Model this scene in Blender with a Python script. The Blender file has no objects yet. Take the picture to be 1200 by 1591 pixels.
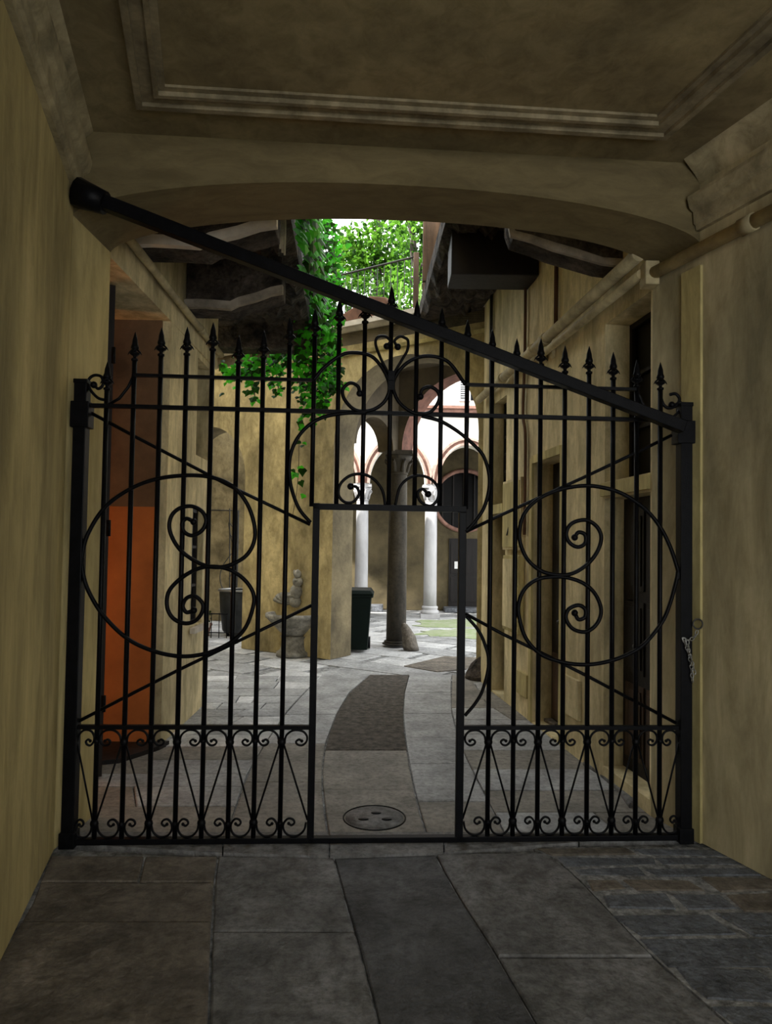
import bpy, math, random
from math import sin, cos, pi, radians, sqrt, atan2
from mathutils import Vector, Matrix
random.seed(7)
S = bpy.context.scene
COL = S.collection

# ------------------------------------------------------------------ camera
EYE = 1.75
F = 1050.0
PITCH, ROLL, SH = radians(1.8193), radians(0.8808), 21.17
_c, _s = cos(PITCH), sin(PITCH)
FW = Vector((0, _c, _s)); U0 = Vector((0, -_s, _c)); R0 = Vector((1, 0, 0))
RT = R0*cos(ROLL) + U0*sin(ROLL)
UP = -R0*sin(ROLL) + U0*cos(ROLL)
CAM = Vector((0, 0, EYE))
cd = bpy.data.cameras.new('camera')
cam = bpy.data.objects.new('camera', cd); COL.objects.link(cam)
cd.sensor_fit = 'VERTICAL'; cd.sensor_height = 36.0; cd.sensor_width = 36.0*1200/1591
cd.lens = F/1591*36.0
cd.shift_y = SH/1591
cd.clip_start = 0.05; cd.clip_end = 300
M = Matrix.Identity(4)
for i in range(3):
    M[i][0] = RT[i]; M[i][1] = UP[i]; M[i][2] = -FW[i]; M[i][3] = CAM[i]
cam.matrix_world = M
S.camera = cam

def ray(px, py):
    a = (px-600)/F; b = (795.5+SH-py)/F
    return FW + RT*a + UP*b
def atf(px, py, z=0.0):
    d = ray(px, py); t = (z-EYE)/d.z
    return CAM + d*t
def atY(px, py, Y):
    d = ray(px, py); return CAM + d*(Y/d.y)
def atline(px, py, P, Q):
    """point of the line of sight on the vertical plane through plan points P, Q"""
    n = Vector((-(Q[1]-P[1]), Q[0]-P[0], 0)); d = ray(px, py)
    t = (Vector((P[0], P[1], 0))-CAM*1.0).dot(n)/d.dot(n)
    return CAM + d*t

# ------------------------------------------------------------------ materials
MATS = {}
def mat(name, col, rough=.85, metal=0, var=.25, scale=3.0, bump=.3, bscale=30, stretch=(1, 1, 1), col2=None, spec=.3,
        stain=0.0, trans=0.0, bdist=.01, grime=0.0):
    m = bpy.data.materials.new(name); m.use_nodes = True
    nt = m.node_tree; N = nt.nodes; L = nt.links
    b = N['Principled BSDF']
    b.inputs['Roughness'].default_value = rough; b.inputs['Metallic'].default_value = metal
    b.inputs['Specular IOR Level'].default_value = spec
    tc = N.new('ShaderNodeNewGeometry')
    mp = N.new('ShaderNodeMapping'); mp.inputs['Scale'].default_value = stretch
    L.new(tc.outputs['Position'], mp.inputs['Vector'])
    n1 = N.new('ShaderNodeTexNoise'); n1.inputs['Scale'].default_value = scale; n1.inputs['Detail'].default_value = 7
    n1.inputs['Roughness'].default_value = .62
    L.new(mp.outputs[0], n1.inputs['Vector'])
    cr = N.new('ShaderNodeValToRGB')
    c2 = col2 or [c*(1-var*1.5) for c in col]
    cr.color_ramp.elements[0].position = .32; cr.color_ramp.elements[0].color = (*c2, 1)
    cr.color_ramp.elements[1].position = .68; cr.color_ramp.elements[1].color = (*[min(1, c*(1+var*.35)) for c in col], 1)
    L.new(n1.outputs['Fac'], cr.inputs['Fac'])
    out = cr.outputs['Color']
    if stain:
        n3 = N.new('ShaderNodeTexNoise'); n3.inputs['Scale'].default_value = 22; n3.inputs['Detail'].default_value = 10
        n3.inputs['Roughness'].default_value = .75
        L.new(tc.outputs['Position'], n3.inputs['Vector'])
        r3 = N.new('ShaderNodeValToRGB'); r3.color_ramp.elements[0].position = .38; r3.color_ramp.elements[1].position = .56
        v = 1-stain
        r3.color_ramp.elements[0].color = (v, v, v, 1); r3.color_ramp.elements[1].color = (1, 1, 1, 1)
        L.new(n3.outputs['Fac'], r3.inputs['Fac'])
        mx = N.new('ShaderNodeMixRGB'); mx.blend_type = 'MULTIPLY'; mx.inputs[0].default_value = 1
        L.new(out, mx.inputs[1]); L.new(r3.outputs[0], mx.inputs[2]); out = mx.outputs[0]
    if grime:
        m4 = N.new('ShaderNodeMapping'); m4.inputs['Scale'].default_value = (stretch[0]*1.6, stretch[1]*1.6, stretch[2]*1.2)
        L.new(tc.outputs['Position'], m4.inputs['Vector'])
        n4 = N.new('ShaderNodeTexNoise'); n4.inputs['Scale'].default_value = 4.5; n4.inputs['Detail'].default_value = 9
        n4.inputs['Roughness'].default_value = .7; n4.inputs['Distortion'].default_value = .6
        L.new(m4.outputs[0], n4.inputs['Vector'])
        r4 = N.new('ShaderNodeValToRGB'); r4.color_ramp.elements[0].position = .36; r4.color_ramp.elements[1].position = .60
        v = 1-grime; r4.color_ramp.elements[0].color = (v, v*.97, v*.9, 1); r4.color_ramp.elements[1].color = (1.12, 1.1, 1.08, 1)
        L.new(n4.outputs['Fac'], r4.inputs['Fac'])
        m5 = N.new('ShaderNodeMixRGB'); m5.blend_type = 'MULTIPLY'; m5.inputs[0].default_value = 1
        L.new(out, m5.inputs[1]); L.new(r4.outputs[0], m5.inputs[2]); out = m5.outputs[0]
    L.new(out, b.inputs['Base Color'])
    if bump:
        n2 = N.new('ShaderNodeTexNoise'); n2.inputs['Scale'].default_value = bscale; n2.inputs['Detail'].default_value = 8
        L.new(tc.outputs['Position'], n2.inputs['Vector'])
        bp = N.new('ShaderNodeBump'); bp.inputs['Strength'].default_value = bump; bp.inputs['Distance'].default_value = bdist
        L.new(n2.outputs['Fac'], bp.inputs['Height']); L.new(bp.outputs[0], b.inputs['Normal'])
    if trans:
        tr = N.new('ShaderNodeBsdfTranslucent'); L.new(out, tr.inputs['Color'])
        mi = N.new('ShaderNodeMixShader'); mi.inputs[0].default_value = trans
        o = N['Material Output']
        L.new(b.outputs[0], mi.inputs[1]); L.new(tr.outputs[0], mi.inputs[2]); L.new(mi.outputs[0], o.inputs['Surface'])
    MATS[name] = m
    return m
V_ = (1, 1, .35)
mat('plaster_left', (.57, .47, .215), var=.35, scale=1.6, stretch=(1, 1, .25), bump=.25, bscale=9, bdist=.03, grime=.22)
mat('plaster_right', (.52, .455, .28), var=.38, scale=1.8, stretch=(1, 1, .3), bump=.25, bscale=9, bdist=.03, grime=.22)
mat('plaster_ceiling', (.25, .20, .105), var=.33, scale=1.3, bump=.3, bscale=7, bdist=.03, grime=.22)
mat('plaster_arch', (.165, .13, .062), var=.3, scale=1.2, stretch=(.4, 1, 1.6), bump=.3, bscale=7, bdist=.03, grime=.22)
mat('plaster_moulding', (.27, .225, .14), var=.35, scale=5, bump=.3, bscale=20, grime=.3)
mat('plaster_edge', (.52, .44, .2), var=.3, scale=3, stretch=V_, bump=.2, bscale=15, grime=.3)
mat('plaster_court', (.53, .43, .215), var=.42, scale=1.3, stretch=(1, 1, .6), bump=.3, bscale=10, bdist=.03, stain=.12, grime=.3)
mat('plaster_side', (.74, .63, .37), var=.36, scale=1.6, stretch=V_, bump=.3, bscale=10, bdist=.02, stain=.12, grime=.3)
mat('plaster_white', (.80, .77, .70), var=.12, scale=1.5, bump=.15, bscale=10)
mat('plaster_dado', (.50, .155, .035), var=.25, scale=1.5, bump=.2, bscale=8)
mat('plaster_brown', (.17, .10, .05), var=.4, scale=1.8, bump=.3, bscale=8)
mat('stone_grey', (.205, .205, .205), var=.3, scale=2.5, bump=.6, bscale=28, stain=.45, rough=.75, bdist=.02, grime=.4)
mat('stone_blue', (.17, .185, .21), var=.35, scale=3, bump=.8, bscale=30, stain=.5, rough=.7, bdist=.025, grime=.4)
mat('stone_warm', (.19, .165, .135), var=.35, scale=3, bump=.7, bscale=25, stain=.4, rough=.75, bdist=.02, grime=.4)
mat('stone_path', (.115, .118, .125), var=.35, scale=2.6, bump=.9, bscale=40, stain=.35, rough=.7, bdist=.02, grime=.4)
mat('gravel_path', (.115, .10, .082), var=.45, scale=12, bump=1.0, bscale=90, stain=.5, rough=.95)
mat('mortar', (.36, .36, .35), var=.5, scale=16, bump=1.0, bscale=70, rough=.95, stain=.5)
mat('mortar_dark', (.09, .08, .07), var=.5, scale=16, bump=1.0, bscale=70, rough=.95)
mat('court_slab', (.60, .595, .585), var=.3, scale=2.5, bump=.6, bscale=20, stain=.35)
mat('moss', (.20, .27, .10), var=.2, scale=3.5, bump=1, bscale=60, col2=(.36, .36, .28))
mat('iron', (.004, .004, .005), rough=.42, var=.4, scale=20, bump=.35, bscale=120, spec=.09, metal=.0, bdist=.003)
mat('iron_grey', (.035, .033, .03), rough=.5, var=.4, scale=20, bump=.35, bscale=120, spec=.5)
mat('chain_steel', (.35, .34, .32), rough=.4, metal=.8, var=.3, bump=0)
mat('pipe_paint', (.46, .38, .21), rough=.6, var=.35, scale=6, bump=.2, bscale=20)
mat('rust_cable', (.10, .045, .02), rough=.8, var=.3)
mat('rough_stone', (.09, .07, .055), var=.7, scale=4, bump=1.0, bscale=9, bdist=.12, stain=.5, rough=.95)
mat('console_stone', (.34, .29, .23), var=.4, scale=5, bump=.7, bscale=18, rough=.9)
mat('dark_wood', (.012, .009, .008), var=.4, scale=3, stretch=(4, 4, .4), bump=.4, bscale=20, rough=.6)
mat('brown_wood', (.075, .045, .028), var=.4, scale=4, stretch=(5, 5, .4), bump=.4, bscale=20, rough=.7)
mat('dark_glass', (.003, .003, .004), rough=.3, var=.1, bump=0, spec=.12)
mat('column_dark', (.07, .058, .04), var=.5, scale=3, stretch=(1, 1, .3), bump=.6, bscale=14, stain=.4)
mat('column_white', (.42, .41, .41), var=.2, scale=3, stretch=V_, bump=.4, bscale=20)
mat('brick', (.30, .16, .12), var=.35, scale=6, bump=.6, bscale=20)
mat('brick_pale', (.50, .34, .28), var=.3, scale=6, bump=.5, bscale=20)
mat('plaster_reveal_shaded', (.22, .175, .095), var=.4, scale=1.6, bump=.35, bscale=9, bdist=.03, stain=.2)  # court plaster darkened for the shade on portico reveals and arch undersides
mat('stone_tan', (.27, .25, .215), var=.3, scale=2.6, bump=.6, bscale=26, stain=.4, rough=.75)
mat('plaster_inner', (.34, .27, .14), var=.4, scale=1.4, bump=.3, bscale=10, bdist=.03, grime=.3)
mat('stone_mid', (.40, .40, .395), var=.3, scale=2.6, bump=.6, bscale=26, stain=.4, rough=.75)
mat('plaster_cornice', (.42, .36, .22), var=.35, scale=4, bump=.3, bscale=20, grime=.3)
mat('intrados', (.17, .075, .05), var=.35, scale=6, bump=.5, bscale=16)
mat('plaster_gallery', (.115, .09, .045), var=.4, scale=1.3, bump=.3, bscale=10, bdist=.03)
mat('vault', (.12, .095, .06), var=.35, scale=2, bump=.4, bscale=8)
mat('ledge_stone', (.62, .56, .48), var=.25, scale=4, bump=.4, bscale=20)
mat('bin_green', (.004, .009, .007), rough=.5, var=.2, bump=0, spec=.1)
mat('terracotta', (.17, .085, .055), var=.35, scale=4, bump=.5, bscale=12)
mat('leaf_bright', (.07, .46, .015), rough=.5, var=.5, scale=5, bump=0, trans=.45, col2=(.02, .16, .01), spec=.08)
mat('leaf_tree', (.11, .26, .02), rough=.55, var=.7, scale=2.2, bump=0, trans=.5, col2=(.04, .12, .01), spec=.08)
mat('leaf_dark', (.02, .075, .006), rough=.5, var=.5, scale=4, bump=0, trans=.35, spec=.08)
mat('culm', (.16, .30, .04), rough=.5, var=.4, scale=4, bump=0)
mat('bark', (.07, .055, .045), var=.5, scale=5, stretch=(3, 3, .6), bump=.8, bscale=20)
mat('blind', (.62, .54, .40), var=.4, scale=8, bump=.3, bscale=30)
mat('basin_stone', (.36, .34, .29), var=.4, scale=5, bump=.6, bscale=25, stain=.4)
mat('well_metal', (.022, .026, .03), rough=.45, var=.5, scale=7, bump=.3, bscale=25)
mat('paper', (.8, .8, .78), var=.05, bump=0)
mat('shutter_grey', (.46, .46, .47), var=.15, bump=.2)

# ------------------------------------------------------------------ mesh builder
class MB:
    def __init__(s): s.v = []; s.f = []; s.mi = []; s.sm = []
    def add(s, vs, fs, mi=0, sm=False):
        o = len(s.v); s.v += [Vector(v) for v in vs]
        for f in fs: s.f.append([i+o for i in f]); s.mi.append(mi); s.sm.append(sm)
        return s
    def hexa(s, b, t, mi=0):
        """b, t: 4 bottom and 4 top points, same winding"""
        return s.add(list(b)+list(t), [(3, 2, 1, 0), (4, 5, 6, 7), (0, 1, 5, 4), (1, 2, 6, 5), (2, 3, 7, 6), (3, 0, 4, 7)], mi)
    def box(s, lo, hi, mi=0):
        x0, y0, z0 = lo; x1, y1, z1 = hi
        return s.hexa([(x0, y0, z0), (x1, y0, z0), (x1, y1, z0), (x0, y1, z0)], [(x0, y0, z1), (x1, y0, z1), (x1, y1, z1), (x0, y1, z1)], mi)
    def obox(s, o, ax, ay, az, lo, hi, mi=0):
        o = Vector(o); P = lambda a, b, c: o+Vector(ax)*a+Vector(ay)*b+Vector(az)*c
        x0, y0, z0 = lo; x1, y1, z1 = hi
        return s.hexa([P(x0, y0, z0), P(x1, y0, z0), P(x1, y1, z0), P(x0, y1, z0)], [P(x0, y0, z1), P(x1, y0, z1), P(x1, y1, z1), P(x0, y1, z1)], mi)
    def prism(s, poly, vec, mi=0):
        n = len(poly); vec = Vector(vec); p = [Vector(q) for q in poly]
        fs = [tuple(range(n))[::-1], tuple(range(n, 2*n))]+[(i, (i+1) % n, (i+1) % n+n, i+n) for i in range(n)]
        return s.add(p+[q+vec for q in p], fs, mi)
    def tube(s, pts, r, seg=8, mi=0, cap=True, flat=None):
        P = [Vector(p) for p in pts]; n = len(P)
        if not hasattr(r, '__len__'): r = [r]*n
        T = [(P[min(i+1, n-1)]-P[max(i-1, 0)]).normalized() for i in range(n)]
        ref = Vector((0, 0, 1)) if abs(T[0].z) < .9 else Vector((1, 0, 0))
        if flat is not None: ref = Vector(flat)
        a = T[0].cross(ref).normalized(); vs = []
        for i in range(n):
            if flat is not None: a = T[i].cross(ref).normalized()
            else: a = (a-T[i]*a.dot(T[i])).normalized()
            b = T[i].cross(a)
            for k in range(seg):
                w = 2*pi*(k+.5)/seg; vs.append(P[i]+(a*cos(w)+b*sin(w))*r[i])
        fs = [(i*seg+k, i*seg+(k+1) % seg, (i+1)*seg+(k+1) % seg, (i+1)*seg+k) for i in range(n-1) for k in range(seg)]
        s.add(vs, fs, mi, seg > 4)
        if cap:
            o = len(s.v)-len(vs)
            s.f.append([o+k for k in range(seg)][::-1]); s.mi.append(mi); s.sm.append(False)
            s.f.append([o+(n-1)*seg+k for k in range(seg)]); s.mi.append(mi); s.sm.append(False)
        return s
    def lathe(s, c, prof, seg=24, mi=0, sm=True, axis=None, sx=1, sy=1):
        c = Vector(c); vs = []
        A = Vector(axis).normalized() if axis else Vector((0, 0, 1))
        X = A.orthogonal().normalized() if axis else Vector((1, 0, 0)); Y = A.cross(X)
        for r, z in prof:
            for k in range(seg):
                w = 2*pi*k/seg; vs.append(c+A*z+X*(r*cos(w)*sx)+Y*(r*sin(w)*sy))
        n = len(prof)
        fs = [(i*seg+k, i*seg+(k+1) % seg, (i+1)*seg+(k+1) % seg, (i+1)*seg+k) for i in range(n-1) for k in range(seg)]
        o = len(s.v); s.add(vs, fs, mi, sm)
        if prof[0][0] > 1e-4: s.f.append([o+k for k in range(seg)][::-1]); s.mi.append(mi); s.sm.append(False)
        if prof[-1][0] > 1e-4: s.f.append([o+(n-1)*seg+k for k in range(seg)]); s.mi.append(mi); s.sm.append(False)
        return s
    def sphere(s, c, r, seg=10, sc=(1, 1, 1), mi=0):
        n = 6; c = Vector(c); vs = []; rings = n-1
        vs.append(c+Vector((0, 0, -r*sc[2])))
        for i in range(1, n):
            t = pi*i/n-pi/2
            for k in range(seg):
                w = 2*pi*k/seg; vs.append(c+Vector((r*cos(t)*cos(w)*sc[0], r*cos(t)*sin(w)*sc[1], r*sin(t)*sc[2])))
        vs.append(c+Vector((0, 0, r*sc[2])))
        fs = [(0, 1+(k+1) % seg, 1+k) for k in range(seg)]
        for i in range(rings-1):
            for k in range(seg): fs.append((1+i*seg+k, 1+i*seg+(k+1) % seg, 1+(i+1)*seg+(k+1) % seg, 1+(i+1)*seg+k))
        l = len(vs)-1; b = 1+(rings-1)*seg
        fs += [(b+k, b+(k+1) % seg, l) for k in range(seg)]
        return s.add(vs, fs, mi, True)
    def build(s, name, mats, parent=None, bevel=0):
        if isinstance(mats, str): mats = [mats]
        if parent is not None: off = Vector(parent['_off'])
        else:
            xs = [v.x for v in s.v]; ys = [v.y for v in s.v]; zs = [v.z for v in s.v]
            off = Vector(((min(xs)+max(xs))/2, (min(ys)+max(ys))/2, min(zs)))
        me = bpy.data.meshes.new(name)
        me.from_pydata([v-off for v in s.v], [], s.f); me.validate()
        for m in mats: me.materials.append(MATS[m])
        if len(me.polygons) == len(s.f):
            me.polygons.foreach_set('material_index', s.mi); me.polygons.foreach_set('use_smooth', s.sm)
        me.update()
        o = bpy.data.objects.new(name, me); COL.objects.link(o)
        o['_off'] = list(off)
        if parent is not None: o.parent = parent
        else: o.location = off
        if bevel:
            b = o.modifiers.new('bevel', 'BEVEL'); b.width = bevel; b.segments = 2; b.limit_method = 'ANGLE'; b.angle_limit = radians(40)
        return o

def thing(name, label, cat, loc, group=None):
    o = bpy.data.objects.new(name, None); COL.objects.link(o); o.location = loc; o.empty_display_size = .1
    o['_off'] = list(loc); return tag(o, label, cat, group)
def tag(o, label, cat, group=None):
    o['label'] = label; o['category'] = cat
    if group: o['group'] = group
    return o
def struct(mb, name, mats, bevel=0):
    o = mb.build(name, mats, None, bevel); o['kind'] = 'structure'; return o

def spline(pts, n=8):
    P = [Vector(p) for p in pts]
    if len(P) < 3: return P
    P = [P[0]*2-P[1]]+P+[P[-1]*2-P[-2]]; out = []
    for i in range(1, len(P)-2):
        a, b, c, d = P[i-1:i+3]
        for k in range(n):
            t = k/n
            out.append(.5*((2*b)+(c-a)*t+(2*a-5*b+4*c-d)*t*t+(3*b-a-3*c+d)*t**3))
    out.append(P[-2]); return out

def wall(mb, P0, P1, t, z0, z1, holes=(), mi=0):
    """wall whose visible face runs from P0 to P1; thickness t to the left of that direction (negative = right); rectangular holes (s0,s1,za,zb)"""
    P0 = Vector((*P0, 0)); P1 = Vector((*P1, 0)); d = P1-P0; Ln = d.length; d.normalize(); n = Vector((-d.y, d.x, 0))*t
    ss = sorted({0, Ln, *[h[0] for h in holes], *[h[1] for h in holes]}); zz = sorted({z0, z1, *[h[2] for h in holes], *[h[3] for h in holes]})
    for i in range(len(ss)-1):
        run = None
        for j in range(len(zz)-1):
            sc, zc = (ss[i]+ss[i+1])/2, (zz[j]+zz[j+1])/2
            hole = any(h[0] < sc < h[1] and h[2] < zc < h[3] for h in holes)
            if not hole:
                if run is None: run = zz[j]
            if run is not None and (hole or j == len(zz)-2):
                top = zz[j] if hole else zz[j+1]
                a = P0+d*ss[i]; b = P0+d*ss[i+1]; zb = Vector((0, 0, run)); zt = Vector((0, 0, top))
                mb.hexa([a+zb, b+zb, b+n+zb, a+n+zb], [a+zt, b+zt, b+n+zt, a+n+zt], mi); run = None
    return mb
def arch_z(s, a):
    s0, s1, zs, rise = a; c = (s0+s1)/2; r = (s1-s0)/2; q = max(0, 1-((s-c)/r)**2)
    return zs+rise*sqrt(q)
def archwall(mb, P0, P1, t, z0, z1, arches, mi=0, nseg=30, under=None):
    P0 = Vector((*P0, 0)); P1 = Vector((*P1, 0)); d = P1-P0; Ln = d.length; d.normalize(); n = Vector((-d.y, d.x, 0))*t
    cuts = [0]
    for a in sorted(arches):
        if a[0] > cuts[-1]: cuts.append(a[0])
        for k in range(1, nseg+1):
            w = -cos(pi*k/nseg); q = (a[0]+a[1])/2+(a[1]-a[0])/2*w
            if q > cuts[-1]+1e-5: cuts.append(q)
    cuts = [c for c in cuts if c < Ln-1e-5]+[Ln]
    for i in range(len(cuts)-1):
        s0, s1 = cuts[i], cuts[i+1]; m = (s0+s1)/2; zb = (z0, z0)
        for a in arches:
            if a[0] < m < a[1]: zb = (arch_z(s0, a), arch_z(s1, a))
        p = P0+d*s0; q = P0+d*s1
        b0 = Vector((0, 0, zb[0])); b1 = Vector((0, 0, zb[1])); T = Vector((0, 0, z1))
        mb.hexa([p+b0, q+b1, q+n+b1, p+n+b0], [p+T, q+T, q+n+T, p+n+T], mi)
        if under is not None:
            mb.mi[-3] = mb.mi[-1] = under
            if zb != (z0, z0): mb.mi[-6] = under
    return mb
def lerp(a, b, t): return a+(b-a)*t

# ------------------------------------------------------------------ plan of the passage
L2 = atf(103, 1312).xy; L1 = atf(0, 1533).xy
R2 = atf(1076, 1302).xy; R1 = atf(1200, 1367).xy
dL = (L1-L2).normalized(); dR = (R1-R2).normalized()
def toY(p, d, Y): return p+d*((Y-p.y)/d.y)
LB = toY(L2, dL, -3.5); RB = toY(R2, dR, -3.5)
RE = toY(R2, dR, 4.52)                     # far corner of the right jamb
LF = Vector((-1.862, 3.90)); LE = Vector((-1.845, 4.40))
ZC = 4.17
mb = MB(); wall(mb, LB, LF, .45, 0, ZC); wall(mb, LF, LE, .45, 0, 3.70)
struct(mb, 'wall_left', 'plaster_left')
mb = MB(); wall(mb, RB, RE, -.45, 0, ZC); struct(mb, 'wall_right', 'plaster_right')
# ceiling + upper building
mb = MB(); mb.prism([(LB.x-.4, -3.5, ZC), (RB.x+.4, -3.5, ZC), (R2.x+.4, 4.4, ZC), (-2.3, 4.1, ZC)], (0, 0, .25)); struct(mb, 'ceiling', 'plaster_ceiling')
# arch spandrel at the gate
AF0, AF1 = Vector((-1.862, 3.90)), Vector((toY(R2, dR, 4.14).x, 4.14))
AB0, AB1 = LE, RE
mb = MB(); n = 40
cut = [-cos(pi*k/n) for k in range(n+1)]
def zarch(w): return 3.665+.275*(max(0, 1-abs(w)**2.2))**.62
pf = [AF0.lerp(AF1, (w+1)/2) for w in cut]; pb = [AB0.lerp(AB1, (w+1)/2) for w in cut]
for i in range(n):
    a, b, c, d = pf[i], pf[i+1], pb[i+1], pb[i]; z0, z1 = zarch(cut[i]), zarch(cut[i+1])
    mb.hexa([(a.x, a.y, z0), (b.x, b.y, z1), (c.x, c.y, z1), (d.x, d.y, z0)], [(a.x, a.y, ZC), (b.x, b.y, ZC), (c.x, c.y, ZC), (d.x, d.y, ZC)])
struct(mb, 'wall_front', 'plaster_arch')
mb = MB(); mb.prism([(-8, -3.5, ZC+.25), (RB.x+.4, -3.5, ZC+.25), (4.5, 4.45, ZC+.25), (-8, 4.35, ZC+.25)], (0, 0, 3.8)); struct(mb, 'wall_upper', 'plaster_side')
# cornices along both walls
def sweep(mb, A, B, side, prof):
    A = Vector((*A, 0)); B = Vector((*B, 0)); d = (B-A).normalized(); nn = Vector((-d.y, d.x, 0))*side
    mb.prism([A+nn*p[0]+Vector((0, 0, p[1])) for p in prof], B-A)
PR = [(0, 3.74), (.03, 3.74), (.035, 3.77), (.05, 3.78), (.055, 3.85), (.085, 3.87), (.10, 3.92), (.10, 3.94), (0, 3.95)]
mb = MB(); sweep(mb, LB, LF, -1, [(p, z+.05) for p, z in PR]); sweep(mb, LB, LF, -1, [(0, 4.07), (.03, 4.10), (.10, ZC), (0, ZC)]); struct(mb, 'trim_1', 'plaster_cornice')
mb = MB(); sweep(mb, RB, AF1, 1, PR); sweep(mb, RB, AF1, 1, [(0, 4.04), (.04, 4.09), (.13, ZC), (0, ZC)]); struct(mb, 'trim_2', 'plaster_cornice')
# ceiling moulding frame
A = atf(212, 158, ZC).xy; B = atf(1035, 207, ZC).xy; A2 = atf(187, 0, ZC).xy; B2 = atf(1200, 62, ZC).xy
mb = MB()
Aend = toY(A, (A2-A).normalized(), -2.5); Bend = toY(B, (B2-B).normalized(), -2.5)
def off_line(k):
    dl = (A-Aend).normalized(); dm = (B-A).normalized(); dr = (Bend-B).normalized()
    def isect(p, d, q, f):
        t = ((q.x-p.x)*f.y-(q.y-p.y)*f.x)/(d.x*f.y-d.y*f.x); return p+d*t
    R_ = lambda d: Vector((d.y, -d.x))
    a = Aend+R_(dl)*k; m = A+R_(dm)*k; r = B+R_(dr)*k
    return [a, isect(a, dl, m, dm), isect(m, dm, r, dr), Bend+R_(dr)*k]
for a, b, h in ((0, .035, .045), (.035, .10, .022), (.10, .125, .04), (.125, .16, .015)):
    p, q = off_line(a), off_line(b)
    for k in range(3): mb.prism([(v.x, v.y, ZC-h) for v in (p[k], p[k+1], q[k+1], q[k])], (0, 0, h+.01))
struct(mb, 'trim_3', 'plaster_moulding')
# light corner strip on the right jamb
P = atline(1092, 1100, R2, R1); Q = atline(1062, 1100, R2, R1)
P = Vector((P.x, P.y)); Q = Vector((Q.x, Q.y))
mb = MB(); wall(mb, P, Q, .02, 0, 3.52); struct(mb, 'trim_4', 'plaster_edge')

# ------------------------------------------------------------------ left recess, orange wall and pier
XL = -1.93; YR = 5.93; YP = 7.56; ZS = 3.72
mb = MB()
wall(mb, (XL, YR), (XL-.03, YP), .3, 0, ZS, [(.86, 1.30, .92, 2.12), (.92, 1.42, 2.66, 3.66)])
mb.box((-4.2, YP-.3, 0), (XL-.32, YP, ZS)); mb.box((-8, YP-.3, 0), (-4.2, YP, 8.2))
mb.box((-4.2, YR+.05, 0), (XL-.3, YR+.3, ZS))
mb.box((-4.4, 4.0, 0), (-4.2, YP, ZS)); mb.box((-4.2, 4.2, 0), (LE.x-.45, 4.4, ZS))
mb.box((-4.4, 4.42, ZS), (XL, YP, 8.2))
struct(mb, 'wall_recess', 'plaster_side')
mb = MB(); mb.box((-4.2, YR-.03, 0), (XL-.075, YR+.05, 2.07), 0); mb.box((-4.2, YR-.025, 2.07), (XL-.075, YR+.05, ZS), 1)
struct(mb, 'wall_orange', ['plaster_dado', 'plaster_brown'])
mb = MB(); P_ = [atf(x, y).xy for x, y in ((120, 1192), (185, 1186), (248, 1165), (263, 1157), (200, 1155), (120, 1155))]; mb.prism([(p.x, p.y, -.01) for p in P_], (0, 0, .045)); struct(mb, 'trim_17', 'dark_wood')  # low dark slab put in for the shadow wedge under the orange wall
# tall dark door leaf standing open in the recess
a = atf(148, 1198).xy; 
mb = MB()
t = thing('open_door_leaf', 'tall black wooden door leaf standing open edge-on inside the orange recess, left behind the gate', 'door', (-2.12, 5.12, 0))
dv = Vector((-2.13, 5.1, 0)).normalized(); dw = Vector((dv.y, -dv.x, 0))
mb = MB(); mb.obox((-2.11, 5.05, 0), dv, dw, (0, 0, 1), (0, -.035, .02), (.07, .035, 3.70)); mb.obox((-2.11, 5.05, 0), dv, dw, (0, 0, 1), (.07, -.022, .02), (.62, .022, 3.70)); mb.build('panel', 'dark_wood', t)
for z in (.5, 1.8, 3.1):
    mb = MB(); mb.tube([(-2.068, 5.04, z), (-2.068, 5.04, z+.12)], .014); mb.build('hinge', 'iron', t)
# windows in the pier
def window_box(name, P0, P1, s0, s1, z0, z1, inset, mats=('dark_wood', 'dark_glass'), bars=(1, 2), side=1):
    P0 = Vector((*P0, 0)); P1 = Vector((*P1, 0)); d = (P1-P0).normalized(); n = Vector((-d.y, d.x, 0))*side
    mb = MB(); w = .04
    def bx(a, b, c, e, i0, i1, mi): mb.obox(P0, d, n, (0, 0, 1), (a, i0, c), (b, i1, e), mi)
    bx(s0, s1, z0, z1, inset+.03, inset+.045, 1)
    bx(s0, s0+w, z0, z1, inset, inset+.05, 0); bx(s1-w, s1, z0, z1, inset, inset+.05, 0); bx(s0, s1, z0, z0+w, inset, inset+.05, 0); bx(s0, s1, z1-w, z1, inset, inset+.05, 0)
    for k in range(bars[0]): c = lerp(s0, s1, (k+1)/(bars[0]+1)); bx(c-.02, c+.02, z0, z1, inset, inset+.04, 0)
    for k in range(bars[1]): c = lerp(z0, z1, (k+1)/(bars[1]+1)); bx(s0, s1, c-.015, c+.015, inset, inset+.04, 0)
    return struct(mb, name, list(mats))
window_box('window_1', (XL, YR), (XL-.03, YP), .86, 1.30, .92, 2.12, .06)
window_box('window_2', (XL, YR), (XL-.03, YP), .92, 1.42, 2.66, 3.66, .2, bars=(0, 0), mats=('brown_wood', 'dark_wood'))
mb = MB(); mb.obox((XL, YR, 0), (0, 1, 0), (1, 0, 0), (0, 0, 1), (.80, 0, .86), (1.36, .05, .915)); struct(mb, 'trim_5', 'ledge_stone')

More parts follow.
